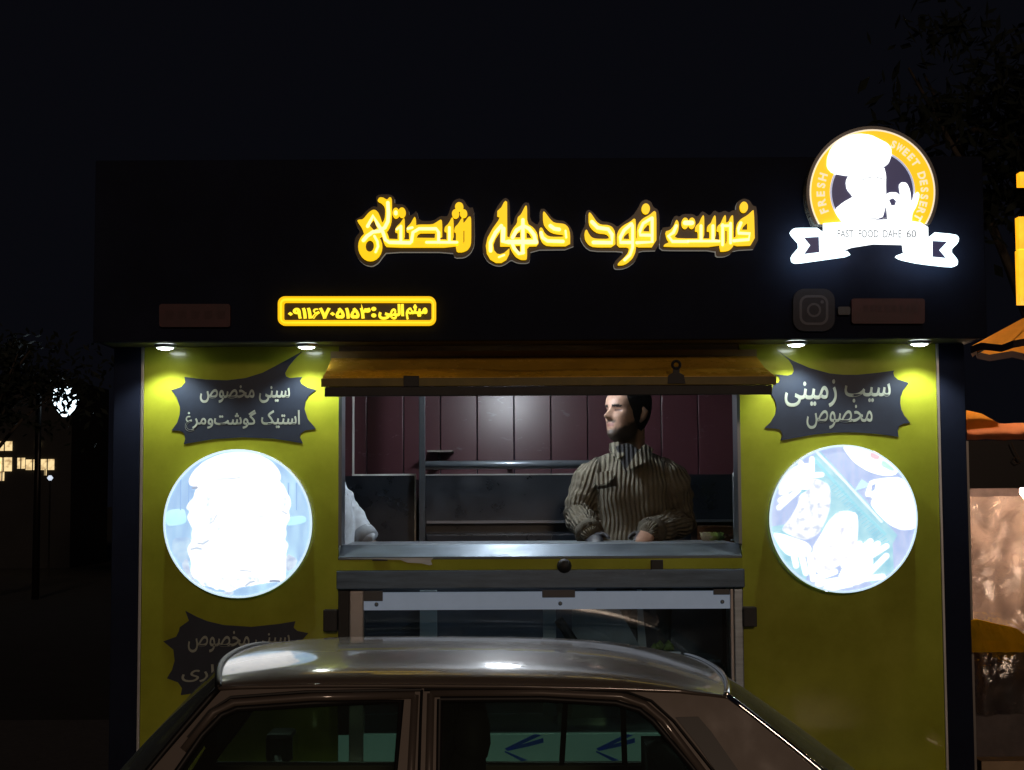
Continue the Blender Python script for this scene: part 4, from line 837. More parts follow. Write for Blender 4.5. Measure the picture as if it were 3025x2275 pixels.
def person(name, label, chin, hyaw, htilt, shoulders, waist, hips, arms, feet, cloth, clothmat, cloth_name, hand_col, hair_col, beard, hscale=1.0, legs=True, girth=1.0):
    """arms: two of (shoulder, elbow, wrist, radius scale, hand fwd, hand normal, thumb side)"""
    T = thing(name, (hips.x, hips.y, zFl), label, 'person')
    M = Matrix.Translation(chin) @ Matrix.Rotation(hyaw, 4, 'Z') @ Matrix.Rotation(htilt, 4, 'X') @ Matrix.Scale(hscale, 4)
    Mi = M.inverted(); mb = MB()
    head_mesh(mb, M)
    for s_ in (-1, 1):
        e = [M @ Vector((s_ * .070, -.012, .082)), M @ Vector((s_ * .079, -.020, .100)), M @ Vector((s_ * .083, -.026, .122)), M @ Vector((s_ * .074, -.016, .138))]
        limb(mb, e, [.009, .014, .016, .009], 10)
    nb = Vector(((shoulders.x), shoulders.y, shoulders.z + .03))
    limb(mb, [M @ Vector((0, -.025, .05)), M @ Vector((0, -.030, -.01)), nb, nb - Vector((0, 0, .08))], [.060, .058, .066, .09], 20)
    g = girth
    secs = [(hips.x, hips.y, hips.z - .06, .12, .08), (hips.x, hips.y, hips.z, .155, .105), ((hips.x + waist.x) / 2, (hips.y + waist.y) / 2, (hips.z + waist.z) / 2, .15, .105), (waist.x, waist.y, waist.z, .145, .10), ((shoulders.x * .6 + waist.x * .4), (shoulders.y * .6 + waist.y * .4), shoulders.z * .6 + waist.z * .4, .165, .11), (shoulders.x, shoulders.y, shoulders.z - .07, .165, .10), (shoulders.x, shoulders.y, shoulders.z, .12, .07), (shoulders.x, shoulders.y, shoulders.z + .04, .06, .05)]
    loft(mb, secs)
    for sh, el, wr, rs, hf, hn, ts in arms:
        limb(mb, [sh, sh.lerp(el, .5), el, el.lerp(wr, .4), wr], [.052 * rs, .046 * rs, .040 * rs, .038 * rs, .027 * rs], 14)
        hand_mesh(mb, wr, hf, hn, ts, .75)
    if legs:
        for s_ in (-1, 1):
            hp = hips + Vector((s_ * .085, 0, -.02)); ft = feet + Vector((s_ * .11, 0, 0)); kn = hp.lerp(ft, .5) + Vector((0, -.02, 0))
            limb(mb, [hp, hp.lerp(kn, .5), kn, kn.lerp(ft, .35), ft + Vector((0, .02, .08))], [.088, .075, .056, .054, .038], 14)
            limb(mb, [ft + Vector((0, .05, .045)), ft + Vector((0, -.06, .04)), ft + Vector((0, -.16, .032))], [.042, .042, .032], 12)
    v, f = remesh(mb, .0052, 3)
    bd = mk('body', v, f, SKINM, T, True)
    def tone(w_):
        q = Mi @ w_
        if -.06 < q.z < .26 and abs(q.x) < .12 and abs(q.y) < .16:
            if beard:
                nz_ = mnoise.noise(q * 90) * .008
                ss = lambda t: (lambda u: u * u * (3 - 2 * u))(max(0, min(1, t)))
                zl = .052 + max(0, .088 - q.y) / .09 * .050
                wt = ss((zl - q.z + nz_) / .020) * ss((q.y + .02) / .02) * .93
                if .036 < q.z < .052 and abs(q.x) < .020 and q.y > .08: wt *= .55
                wt = max(wt, .85 * ss((.036 - abs(q.x)) / .010) * ss((.008 - abs(q.z - .074) + nz_) / .006) * (1 if q.y > .07 else 0))
                if .052 < q.z < .065 and abs(q.x) < .022 and q.y > .09: return (.26, .11, .09)
                if wt > .03: return tuple(SKIN[i] * (1 - wt) + BEARD[i] * wt for i in range(3))
            if .134 < q.z < .143 and .012 < abs(q.x) < .052 and q.y > .06: return hair_col
            if .116 < q.z < .125 and .018 < abs(q.x) < .046 and q.y > .05: return (.16, .09, .07)
            return tuple(c * (1 + .10 * mnoise.noise(q * 40)) for c in SKIN)
        for ia, a in enumerate(arms):
            if (w_ - a[2]).length < .22 and (w_ - a[2]).dot(Vector(a[4])) > -.02: return hand_col[ia]
        return (.05, .05, .055)
    set_tone(bd, tone, absorg(bd))
    # hair cap
    hb = MB(); vs, fs = [], []; nz, nt = 22, 56
    for i in range(nz):
        for j in range(nt):
            th = 2 * math.pi * j / nt; c = math.cos(th)
            zlow = .185 if c > .62 else (.185 - .135 * min(1, (.62 - c) / .62) if c > 0 else .050 - .02 * (-c))
            z = zlow + (.240 - zlow) * i / (nz - 1)
            q = head_pt(min(z, .2355), th, .0045 + .0015 * math.sin(j * 3.1 + i * 1.7)); q.z += .006 * (i / nz)
            vs.append(M @ q)
    for i in range(nz - 1):
        for j in range(nt): fs.append((i * nt + j, i * nt + (j + 1) % nt, (i + 1) * nt + (j + 1) % nt, (i + 1) * nt + j))
    fs.append(tuple(range((nz - 1) * nt, nz * nt))); hb.add(vs, fs)
    hb.build('hair', mat('hair_' + name, hair_col, .65, bump=.6, bs=220, var=.3, vs=60), T, True)
    # jacket: torso + sleeves in one
    jb = MB()
    js = [(hips.x, hips.y, hips.z - .12, .190 * g, .150 * g), (hips.x, hips.y, hips.z, .192 * g, .150 * g), ((hips.x + waist.x) / 2, (hips.y + waist.y) / 2, (hips.z + waist.z) / 2, .186 * g, .146 * g), (waist.x, waist.y, waist.z, .184 * g, .143 * g), ((shoulders.x * .6 + waist.x * .4), (shoulders.y * .6 + waist.y * .4), shoulders.z * .6 + waist.z * .4, .198 * g, .146 * g), (shoulders.x, shoulders.y, shoulders.z - .08, .196 * g, .132 * g), (shoulders.x, shoulders.y + .01, shoulders.z - .02, .165 * g, .104), (shoulders.x, shoulders.y + .012, shoulders.z + .02, .110, .082), (shoulders.x, shoulders.y + .012, shoulders.z + .026, .086, .078)]
    loft(jb, js, 36)
    for sh, el, wr, rs, hf, hn, ts in arms:
        d = (wr - el).normalized()
        limb(jb, [sh + (sh - el).normalized() * -.01, sh.lerp(el, .35), sh.lerp(el, .75), el, el.lerp(wr, .35), el.lerp(wr, .8)], [.080 * rs, .074 * rs, .066 * rs, .064 * rs, .062 * rs, .054 * rs], 18)
        limb(jb, [el.lerp(wr, .80), el.lerp(wr, .96)], [.056 * rs, .052 * rs], 18)
        limb(jb, [sh + Vector((0, 0, .005)), (sh + shoulders) / 2 + Vector((0, .01, .012)), shoulders + Vector((0, .01, .0))], [.070 * rs, .070, .072], 18)
    v, f = remesh(jb, .0065, 6)
    def seg(w_, a, b_):
        t = max(0, min(1, (w_ - a).dot(b_ - a) / (b_ - a).length_squared)); return (w_ - a.lerp(b_, t)).length, t
    vn = []; ribs = []
    for w_ in v:
        best = None
        for sh, el, wr, rs, *_ in arms:
            for a, b_ in ((sh, el), (el, wr)):
                dd, t = seg(w_, a, b_)
                if dd < .095 * rs and (best is None or dd < best[0]): best = (dd, a, b_, t)
        intorso = abs(w_.x - shoulders.x) < .155 * g and best is not None and best[0] > .07
        if best and not intorso:
            a, b_ = best[1], best[2]; ax = (b_ - a).normalized(); rd = w_ - a; rd -= ax * rd.dot(ax)
            u = ax.orthogonal().normalized(); ang = math.atan2(rd.dot(ax.cross(u)), rd.dot(u)); rb = ang * 3.4 + .4 * mnoise.noise(w_ * 9)
            along = (w_ - a).dot(ax)
            fold = .016 * mnoise.noise(Vector((along * 24, ang * .9, a.z * 7)))
        else:
            ang = math.atan2(w_.y - shoulders.y, w_.x - shoulders.x); rb = (w_.x - shoulders.x) / .0195 + .55 * mnoise.noise(w_ * 6) + .25 * mnoise.noise(w_ * 17)
            fold = .016 * mnoise.noise(Vector((w_.x * 9, w_.y * 9, w_.z * 4.5))) + .009 * mnoise.noise(Vector((w_.x * 14, w_.y * 9, w_.z * 16)))
        ribs.append(rb); c_ = best[1].lerp(best[2], best[3]) if best and not intorso else Vector((shoulders.x, shoulders.y, w_.z))
        dr = (w_ - c_); dr = dr.normalized() if dr.length > 1e-4 else Vector()
        vn.append(w_ + dr * fold * (1 if cloth_name == 'jacket' else .9))
    jk = mk(cloth_name, vn, f, clothmat, T, True)
    set_tone(jk, lambda w_: cloth, absorg(jk))
    at = jk.data.attributes.new('rib', 'FLOAT', 'POINT'); at.data.foreach_set('value', ribs)
    for sh, el, wr, rs, hf, hn, ts in arms:
        cf = MB(); d = (wr - el).normalized(); c0 = el.lerp(wr, .90)
        cf.tube([c0 - d * .018, c0 + d * .002, c0 + d * .030, c0 + d * .032, c0 + d * .0], [.056 * rs, .060 * rs, .060 * rs, .052 * rs, .048 * rs], 20, cap=False)
        q = cf.build('cuff', clothmat, T, True); set_tone(q, lambda w_: tuple(c * .6 for c in cloth), absorg(q))
        at = q.data.attributes.new('rib', 'FLOAT', 'POINT'); at.data.foreach_set('value', [0.0] * len(q.data.vertices))
    return T, M
# ---- man in the corduroy jacket
Ym = .62
def pm(x, y, Y=Ym): return P(x, y, Y)
chin = pm(1851, 1302); chin.y -= .01
sh = pm(1862, 1368); wa = pm(1866, 1530); hp = pm(1872, 1640)
rS, rE, rW = pm(1745, 1414), pm(1706, 1522), pm(1742, 1578, .42)
rE.y = .60
lS, lE, lW = pm(1984, 1416), pm(2016, 1545), pm(1920, 1572, .40)
lE.y = .66
MAN, MH = person('person', 'man in olive corduroy jacket looking left behind the serving counter', chin, R(-233), R(4), sh, wa, hp,
       [(rS, rE, rW, 1.05, (rW - rE).normalized() + Vector((.1, -.3, -.2)), (-.5, -.2, .8), -1), (lS, lE, lW, 1.08, (lW - lE).normalized() + Vector((0, -.2, -.3)), (.2, -.4, .9), 1)],
       Vector((hp.x, Ym, zFl)), (.112, .100, .072), CLOTH, 'jacket', [GLOVE, SKIN], (.012, .011, .012), True, 1.06, girth=.95)
# collar points, pocket flap, placket
def patch(name, pts, dy, ma, tonec, rib=True, th=.010):
    """flat cloth piece laid on the chest"""
    mb = prism([(pw(pts, dy, (0, 0), 1), [])], dy, th); o = mb.build(name, ma, MAN); set_tone(o, lambda w_: tonec, absorg(o))
    at = o.data.attributes.new('rib', 'FLOAT', 'POINT'); at.data.foreach_set('value', [((v.co + absorg(o)).x) / .0195 for v in o.data.vertices]); return o
yc = Ym - .135
def clothpiece(name, pts3, tonec, th=.008):
    n_ = len(pts3); vs = [Vector(p_) for p_ in pts3]; nrm = (vs[1] - vs[0]).cross(vs[2] - vs[0]).normalized()
    if nrm.y > 0: nrm = -nrm
    vv = [v_ + nrm * th * .5 for v_ in vs] + [v_ - nrm * th * .5 for v_ in vs]
    ff = [tuple(range(n_)), tuple(range(n_, 2 * n_))[::-1]] + [(i, (i + 1) % n_, n_ + (i + 1) % n_, n_ + i) for i in range(n_)]
    o = fixn(mk(name, vv, ff, CLOTH, MAN)); set_tone(o, lambda w_: tonec, absorg(o))
    at = o.data.attributes.new('rib', 'FLOAT', 'POINT'); at.data.foreach_set('value', [((v.co + absorg(o)).x) / .0195 for v in o.data.vertices]); return o
CT = (.145, .132, .098)
clothpiece('undershirt', [pm(1818, 1320, Ym - .088), pm(1848, 1396, Ym - .145), pm(1892, 1332, Ym - .104), pm(1854, 1310, Ym - .08)], (.015, .015, .017))
clothpiece('collar', [pm(1800, 1332, Ym - .075), pm(1826, 1356, Ym - .125), pm(1846, 1344, Ym - .112), pm(1826, 1306, Ym - .06), pm(1800, 1312, Ym - .04)], CT)
clothpiece('collar', [pm(1852, 1388, Ym - .155), pm(1884, 1336, Ym - .118), pm(1908, 1312, Ym - .055), pm(1930, 1326, Ym - .05), pm(1906, 1364, Ym - .135)], CT)
clothpiece('pocket_flap', [pm(1760, 1398, Ym - .145), pm(1818, 1390, Ym - .155), pm(1820, 1402, Ym - .162), pm(1792, 1430, Ym - .168), pm(1760, 1434, Ym - .158)], (.135, .122, .09), .010)
clothpiece('pocket_shadow', [pm(1763, 1436, Ym - .146), pm(1792, 1433, Ym - .150), pm(1820, 1406, Ym - .150), pm(1822, 1436, Ym - .148), pm(1765, 1446, Ym - .142)], (.03, .028, .022), .006)  # dark piece standing in for the shadow beneath the flap
# ---- second worker in white, mostly behind the left yellow panel
s2 = P(912, 1420, .50); w2 = P(926, 1520, .47); h2 = P(925, 1650, .50)
person('person', 'worker in a white coat at the left edge of the hatch, mostly hidden', P(895, 1345, .44), R(-215), R(24), s2, w2, h2,
       [(P(972, 1440, .60), P(1034, 1518, .60), P(1080, 1586, .54), .92, (.35, -.3, -.9), (.3, -.8, .4), -1), (P(845, 1440, .5), P(830, 1540, .42), P(900, 1600, .28), .95, (.5, -.7, -.4), (0, -.3, .9), 1)],
       Vector((h2.x, .52, zFl)), (.46, .52, .58), COATM, 'coat', [(.10, .07, .06), SKIN], (.014, .012, .012), False, 1.0, girth=.95)

# ================================================================== parked saloon car (front to the left)
CYc = -1.12                                  # centre line
hwg, hwb = .555, .70                         # half width at the gutter and at the belt
zg, zbelt = PZ(2030, CYc - hwg), .84
PAINT = None
m = bpy.data.materials.new('car_paint'); m.use_nodes = True; PAINT = m
b = m.node_tree.nodes['Principled BSDF']; b.inputs['Base Color'].default_value = (.17, .140, .118, 1); b.inputs['Metallic'].default_value = .15; b.inputs['Roughness'].default_value = .45
b.inputs['Coat Weight'].default_value = 1.0; b.inputs['Coat IOR'].default_value = 1.7; b.inputs['Coat Roughness'].default_value = .06
nt_ = m.node_tree; t = nt_.nodes.new('ShaderNodeTexNoise'); t.inputs['Scale'].default_value = 9; t.inputs['Detail'].default_value = 8
tc = nt_.nodes.new('ShaderNodeTexCoord'); nt_.links.new(tc.outputs['Object'], t.inputs[0])
r = nt_.nodes.new('ShaderNodeMapRange'); r.inputs[1].default_value = .35; r.inputs[2].default_value = .7; r.inputs[3].default_value = .05; r.inputs[4].default_value = .15
nt_.links.new(t.outputs['Fac'], r.inputs[0]); nt_.links.new(r.outputs[0], b.inputs['Coat Roughness'])
TRIM = mat('window_rubber', (.012, .011, .011), .5)
CHROME = mat('chrome', (.7, .7, .7), .12, 1.0)
WGL = glass('window_glass', (.60, .76, .66), .03, 1.5, .05)
CAR = thing('saloon_car', (PX(1400, CYc), CYc, 0), 'grey-brown old saloon car parked in front of the kiosk, only its upper half in view', 'car')
yg = CYc - hwg
def cw(px_, py_):                            # trace on the near greenhouse plane -> (x, z)
    p_ = P(px_, py_, yg - .02); return (p_.x, p_.z)
def side_y(z, s): return CYc + s * (hwg + (hwb - hwg) * max(0, (zg - z) / (zg - zbelt)))
xa, xr = cw(650, 2000)[0], cw(2150, 2040)[0]
out = [cw(642, 2040), cw(700, 2036), cw(900, 2032), cw(1200, 2032), cw(1500, 2034), cw(1800, 2040), cw(2010, 2048), cw(2150, 2066)] + [cw(2212, 2112), cw(2310, 2190), cw(2440, 2296)] + [(cw(2650, 2480)[0], zbelt), (cw(285, 2500)[0], zbelt), cw(440, 2292), cw(545, 2140)]
win_f = [cw(505, 2296), cw(575, 2190), cw(650, 2110), cw(690, 2096), cw(900, 2082), cw(1176, 2074), cw(1150, 2290)]
win_f = [cw(520, 2290), cw(600, 2170), cw(655, 2112), cw(700, 2094), cw(930, 2080), cw(1185, 2074), cw(1160, 2480), cw(385, 2480)]
win_r = [cw(1300, 2068), cw(1600, 2066), cw(1820, 2078), cw(1890, 2098), cw(1930, 2130), cw(2040, 2262), cw(2200, 2480), cw(1295, 2480)]
win_q = [cw(1995, 2118), cw(2062, 2116), cw(2100, 2160), cw(2190, 2290), cw(2150, 2330), cw(2060, 2200)]
def sidepanel(s):
    rings = [out, win_f, win_r]
    flat_ = [q for r_ in rings for q in r_]
    tri = tessellate_polygon([[Vector((q[0], q[1], 0)) for q in r_] for r_ in rings]); mb = MB()
    mb.add([(q[0], side_y(q[1], s), q[1]) for q in flat_], tri)
    mb.add([(q[0], side_y(q[1], s) - s * .045, q[1]) for q in flat_], tri)
    for r_ in rings:
        n_ = len(r_); mb.add([(q[0], side_y(q[1], s), q[1]) for q in r_] + [(q[0], side_y(q[1], s) - s * .045, q[1]) for q in r_], [(j, (j + 1) % n_, n_ + (j + 1) % n_, n_ + j) for j in range(n_)])
    return mb.build('side_frame', PAINT, CAR)
def onside(pts, s, off): return [(q[0], side_y(q[1], s) + s * off, q[1]) for q in pts]
for s in (-1, 1):
    sp = sidepanel(s)
    for w_ in (win_f, win_r):
        n_ = len(w_); tri = tessellate_polygon([[Vector((q[0], q[1], 0)) for q in w_]])
        a = onside(w_, s, -.012)
        mk('window_glass', a, tri, WGL, sp)
        MB().tube(onside(w_, s, -.004) + [onside(w_, s, -.004)[0]], .011, 6, cap=False).build('window_seal', TRIM, sp, True)
    tri = tessellate_polygon([[Vector((q[0], q[1], 0)) for q in win_q]]); n_ = len(win_q)
    mb = MB(); mb.add(onside(win_q, s, .004), tri); mb.add(onside(win_q, s, .004) + onside(win_q, s, -.002), [(j, (j + 1) % n_, n_ + (j + 1) % n_, n_ + j) for j in range(n_)]); mb.build('quarter_vent', mat('vent_plastic', (.010, .010, .011), .4), sp)
    # door shut lines and raised door frames
    for line in ([cw(1245, 2040), cw(1243, 2120), cw(1238, 2480)], [cw(560, 2176), cw(620, 2100), cw(680, 2062), cw(900, 2046), cw(1245, 2040)], [cw(1252, 2040), cw(1600, 2036), cw(1850, 2046), cw(1925, 2072), cw(1990, 2130), cw(2150, 2330)]):
        MB().tube(onside(line, s, .001), .005, 6).build('shut_line', TRIM, sp)
    for fr in ([cw(548, 2212), cw(630, 2106), cw(690, 2078), cw(920, 2062), cw(1225, 2056)], [cw(1225, 2056), cw(1210, 2480)], [cw(1270, 2052), cw(1600, 2050), cw(1835, 2060), cw(1905, 2084), cw(1960, 2130), cw(2120, 2340)], [cw(1272, 2052), cw(1268, 2480)]):
        MB().tube(onside(fr, s, -.004), .013, 8).build('door_frame', PAINT, sp, True)
    # gutter
    MB().tube([(x_, CYc + s * (hwg + .004), z_ + .004) for x_, z_ in out[0:8]], .007, 6).build('rain_gutter', PAINT, sp, True)
    # far division bar of the rear door glass
    if s > 0:
        for xa_, xb_2 in ((1672, 1655), (1842, 1848)):
            p1_, p2_ = P(xa_, 2078, CYc + hwg), P(xb_2, 2330, CYc + hwb); MB().tube([(p1_.x, side_y(p1_.z, 1) - .012, p1_.z), (p2_.x, side_y(p2_.z, 1) - .012, p2_.z)], .012, 6).build('window_bar', TRIM, sp)
# roof skin
gut = out[0:8]
def gz(x_):
    for i in range(len(gut) - 1):
        if gut[i][0] <= x_ <= gut[i + 1][0]:
            t = (x_ - gut[i][0]) / (gut[i + 1][0] - gut[i][0]); return gut[i][1] + (gut[i + 1][1] - gut[i][1]) * t
    return gut[0][1] if x_ < gut[0][0] else gut[-1][1]
NX, NY = 60, 44; mb = MB()
gx0, gx1 = gut[0][0], gut[-1][0]
for i in range(NX + 1):
    u = i / NX; x_ = gx0 + (gx1 - gx0) * u
    base = gut[0][1] + 0.0
    # smooth base line through gutter heights
    zb_ = gz(x_) * .5 + .25 * (gz(x_ - .12) + gz(x_ + .12))
    crown = .074 * (1 - abs(2 * u - .92) ** 4.2 * .60) if u < .5 else .074 * (1 - abs(2 * u - 1.0) ** 3.2 * .86)
    crown = max(.008, crown)
    for j in range(NY + 1):
        v_ = -1 + 2 * j / NY; v_ = math.sin(v_ * math.pi / 2); sh_ = max(0, 1 - abs(v_) ** 3) ** .5 * .92 + (1 - v_ * v_) * .08
        bow = .060 * (1 - v_ * v_)
        xx = x_ - bow * (1 - u) ** 5 + bow * .8 * u ** 5
        mb.v.append((xx, CYc + v_ * hwg, zb_ + crown * sh_ + .004))
for i in range(NX):
    for j in range(NY): mb.f.append((i * (NY + 1) + j, (i + 1) * (NY + 1) + j, (i + 1) * (NY + 1) + j + 1, i * (NY + 1) + j + 1)); mb.m.append(0)
roof = mb.build('roof', PAINT, CAR, True)
rf = [mb.v[j] for j in range(NY + 1)]; rb_ = [mb.v[NX * (NY + 1) + j] for j in range(NY + 1)]
# headlining
mb2 = MB(); mb2.v = [(a, b_ if abs(b_ - CYc) < hwg - .03 else CYc + math.copysign(hwg - .03, b_ - CYc), c - .03) for a, b_, c in mb.v]; mb2.f = list(mb.f); mb2.m = list(mb.m)
mb2.build('headlining', mat('headlining', (.06, .055, .05), .9), CAR, True)
# windscreen, rear glass with bowed plan, pillars' painted edges
def screen(name, top, xb, zb2, hw, bow, ma, seal):
    mb = MB(); n1 = 14
    for i in range(n1 + 1):
        t = i / n1
        for j, (a, b_, c) in enumerate(top):
            v_ = -1 + 2 * j / NY; xbot = xb + bow * (1 - v_ * v_); y2 = CYc + v_ * hw
            mb.v.append((a + (xbot - a) * t + .0, b_ + (y2 - b_) * t, c + (zb2 - c) * t + .012 * math.sin(math.pi * t)))
    for i in range(n1):
        for j in range(NY): mb.f.append((i * (NY + 1) + j, (i + 1) * (NY + 1) + j, (i + 1) * (NY + 1) + j + 1, i * (NY + 1) + j + 1)); mb.m.append(0)
    o = mb.build(name, ma, CAR, True)
    MB().tube([q for q in mb.v[0:NY + 1]], .012, 6).build('screen_seal', seal, o, True)
    for j in (0, NY): MB().tube([mb.v[i * (NY + 1) + j] for i in range(n1 + 1)], .011, 6).build('screen_seal', seal, o, True)
    return o
xcow = cw(285, 2500)[0]; xdeck = cw(2650, 2480)[0]
WSGL = glass('windscreen_glass', (.36, .46, .42), .04, 1.6, .22)
ws = screen('windscreen', rf, xcow - .03, zbelt + .01, hwb - .02, -.17, WSGL, TRIM)
rs_ = screen('rear_screen', rb_, xdeck + .02, zbelt + .03, hwb - .04, .13, WSGL, CHROME)
for s_ in (-1, 1):
    b0 = Vector((xcow - .16, CYc + s_ * .25, zbelt + .03)); MB().tube([b0, b0 + Vector((.06, s_ * .2, .05)), b0 + Vector((.09, s_ * .38 - .02, .06))], [.008, .006, .004], 6).build('wiper', CHROME if s_ < 0 else BLACK, ws)
# lower body: lofted along x
hb_ = .845
stations = [(xcow - 1.16, .46, .60, .70), (xcow - 1.12, .36, .70, .78), (xcow - .9, .22, .75, .82), (xcow - .5, .20, .80, hb_), (xcow - .05, .20, .85, hb_), (xcow + .6, .20, .85, hb_), (xcow + 1.4, .20, .85, hb_), (xdeck, .20, .87, hb_), (xdeck + .35, .22, .885, .83), (xdeck + .62, .28, .87, .80), (xdeck + .70, .40, .84, .76), (xdeck + .72, .46, .80, .72)]
mb = MB(); SEC = 22
for x_, z0, z1, hw in stations:
    for k in range(SEC):
        a = 2 * math.pi * k / SEC + math.pi / SEC; c, s_ = math.cos(a), math.sin(a)
        yy = math.copysign(abs(c) ** .35, c) * hw; zz = (z0 + z1) / 2 + math.copysign(abs(s_) ** .5, s_) * (z1 - z0) / 2
        if zz > .62: yy *= 1 - .16 * (zz - .62) / .33
        mb.v.append((x_, CYc + yy, zz))
for i in range(len(stations) - 1):
    for k in range(SEC): mb.f.append((i * SEC + k, i * SEC + (k + 1) % SEC, (i + 1) * SEC + (k + 1) % SEC, (i + 1) * SEC + k)); mb.m.append(0)
mb.f += [tuple(range(SEC)), tuple(range((len(stations) - 1) * SEC, len(stations) * SEC))]; mb.m += [0, 0]
body = mb.build('body', PAINT, CAR, True)
for x_, s_ in ((stations[0][0], -1), (stations[-1][0], 1)):
    box('bumper', min(x_, x_ + s_ * .08) - .02, max(x_, x_ + s_ * .08) + .02, CYc - .80, CYc + .80, .34, .50, mat('bumper_plastic', (.02, .02, .02), .5), body, .03)
for s_ in (-1, 1):
    box('headlight', stations[0][0] - .03, stations[0][0] + .05, CYc + s_ * .56 - .16, CYc + s_ * .56 + .16, .60, .70, mat('lamp_glass', (.6, .6, .6), .1), body, .015)
    box('tail_light', stations[-1][0] - .03, stations[-1][0] + .025, CYc + s_ * .60 - .14, CYc + s_ * .60 + .14, .68, .82, mat('tail_lens', (.35, .01, .01), .15), body, .012)
    for dx in (.72, 1.42): box('door_handle', xcow + dx, xcow + dx + .14, CYc + s_ * (hb_ - .012) - .012, CYc + s_ * (hb_ - .012) + .012, .80, .83, TRIM, body, .006)
    for dx in (-.42, 2.25):
        wx = xcow + dx; yo = CYc + s_ * .76
        w_ = MB(); w_.tube([(wx, yo - .095, .30), (wx, yo - .08, .30), (wx, yo + .08, .30), (wx, yo + .095, .30)], [.25, .30, .30, .25], 28); wh = w_.build('wheel', mat('tyre_rubber', (.015, .015, .015), .8), CAR, True)
        MB().tube([(wx, yo + s_ * .09, .30), (wx, yo + s_ * .103, .30)], [.19, .17], 20).build('rim', ALU, wh)
    # door mirror
    mx_, my_ = cw(610, 2200)[0], CYc + s_ * (hwb + .13)
    zz = zbelt + .10
    mr = box('door_mirror', mx_ - .04, mx_ + .06, my_ - .085, my_ + .085, zz - .055, zz + .055, mat('mirror_plastic', (.02, .02, .021), .4), CAR, .02)
    box('mirror_glass', mx_ + .061, mx_ + .064, my_ - .07, my_ + .07, zz - .042, zz + .042, CHROME, mr)
    MB().tube([(mx_, my_ - s_ * .06, zz - .02), (mx_ + .02, CYc + s_ * (hwb - .01), zbelt + .03)], .018, 8).build('mirror_arm', TRIM, mr)
# seats
for i, (sx, sy) in enumerate(((1290, -.34), (1290, .34))):
    x_ = PX(1345, CYc + sy, 2200); y_ = CYc + sy
    st = mk('front_seat', boxv(x_ - .42, x_ - .02, y_ - .24, y_ + .24, .42, .56), BOXF, DARK, CAR)
    mb = MB()
    for zz, w_, dx, d_ in ((.55, .24, -.05, .07), (.80, .25, .0, .075), (1.02, .22, .03, .065), (1.10, .16, .045, .05)):
        mb.v += [(x_ + dx + d_ * math.cos(2 * math.pi * k / 14), y_ + w_ * math.sin(2 * math.pi * k / 14), zz) for k in range(14)]
    for a in range(3):
        for k in range(14): mb.f.append((a * 14 + k, a * 14 + (k + 1) % 14, (a + 1) * 14 + (k + 1) % 14, (a + 1) * 14 + k)); mb.m.append(0)
    mb.f.append(tuple(range(42, 56))); mb.m.append(0); mb.build('seat_back', DARK, st, True)
    mb = MB()
    for zz, w_, d_ in ((1.09, .09, .045), (1.13, .13, .055), (1.19, .12, .052), (1.235, .08, .04), (1.25, .03, .02)):
        mb.v += [(x_ + .055 + d_ * math.cos(2 * math.pi * k / 14), y_ + w_ * math.sin(2 * math.pi * k / 14), zz) for k in range(14)]
    for a in range(4):
        for k in range(14): mb.f.append((a * 14 + k, a * 14 + (k + 1) % 14, (a + 1) * 14 + (k + 1) % 14, (a + 1) * 14 + k)); mb.m.append(0)
    mb.f.append(tuple(range(56, 70))); mb.m.append(0); mb.build('headrest', DARK, st, True)
xb_ = PX(2010, CYc, 2200)
box('rear_seat', xb_ - .5, xb_, CYc - .62, CYc + .62, .42, .56, DARK, CAR, .03)
mk('rear_seat_back', boxv(xb_ - .08, xb_ + .08, CYc - .62, CYc + .62, .56, 1.00), BOXF, DARK, CAR)
box('dashboard', xcow - .1, xcow + .28, CYc - .68, CYc + .68, .62, .87, DARK, CAR, .03)
c_ = Vector((xcow + .46, CYc - .34, .76)); MB().tube([c_ + Vector((.07 * math.sin(a) * .6, .18 * math.cos(a), .17 * math.sin(a))) for a in [2 * math.pi * k / 24 for k in range(25)]], .014, 8).build('steering_wheel', DARK, CAR, True)
MB().tube([tuple(P(640, 2130, CYc)), tuple(P(632, 2150, CYc))], .006, 6).build('mirror_stalk', DARK, CAR)
mp_ = P(640, 2168, CYc); box('rear_mirror', mp_.x - .02, mp_.x + .02, CYc - .11, CYc + .11, mp_.z - .03, mp_.z + .03, DARK, CAR, .008)

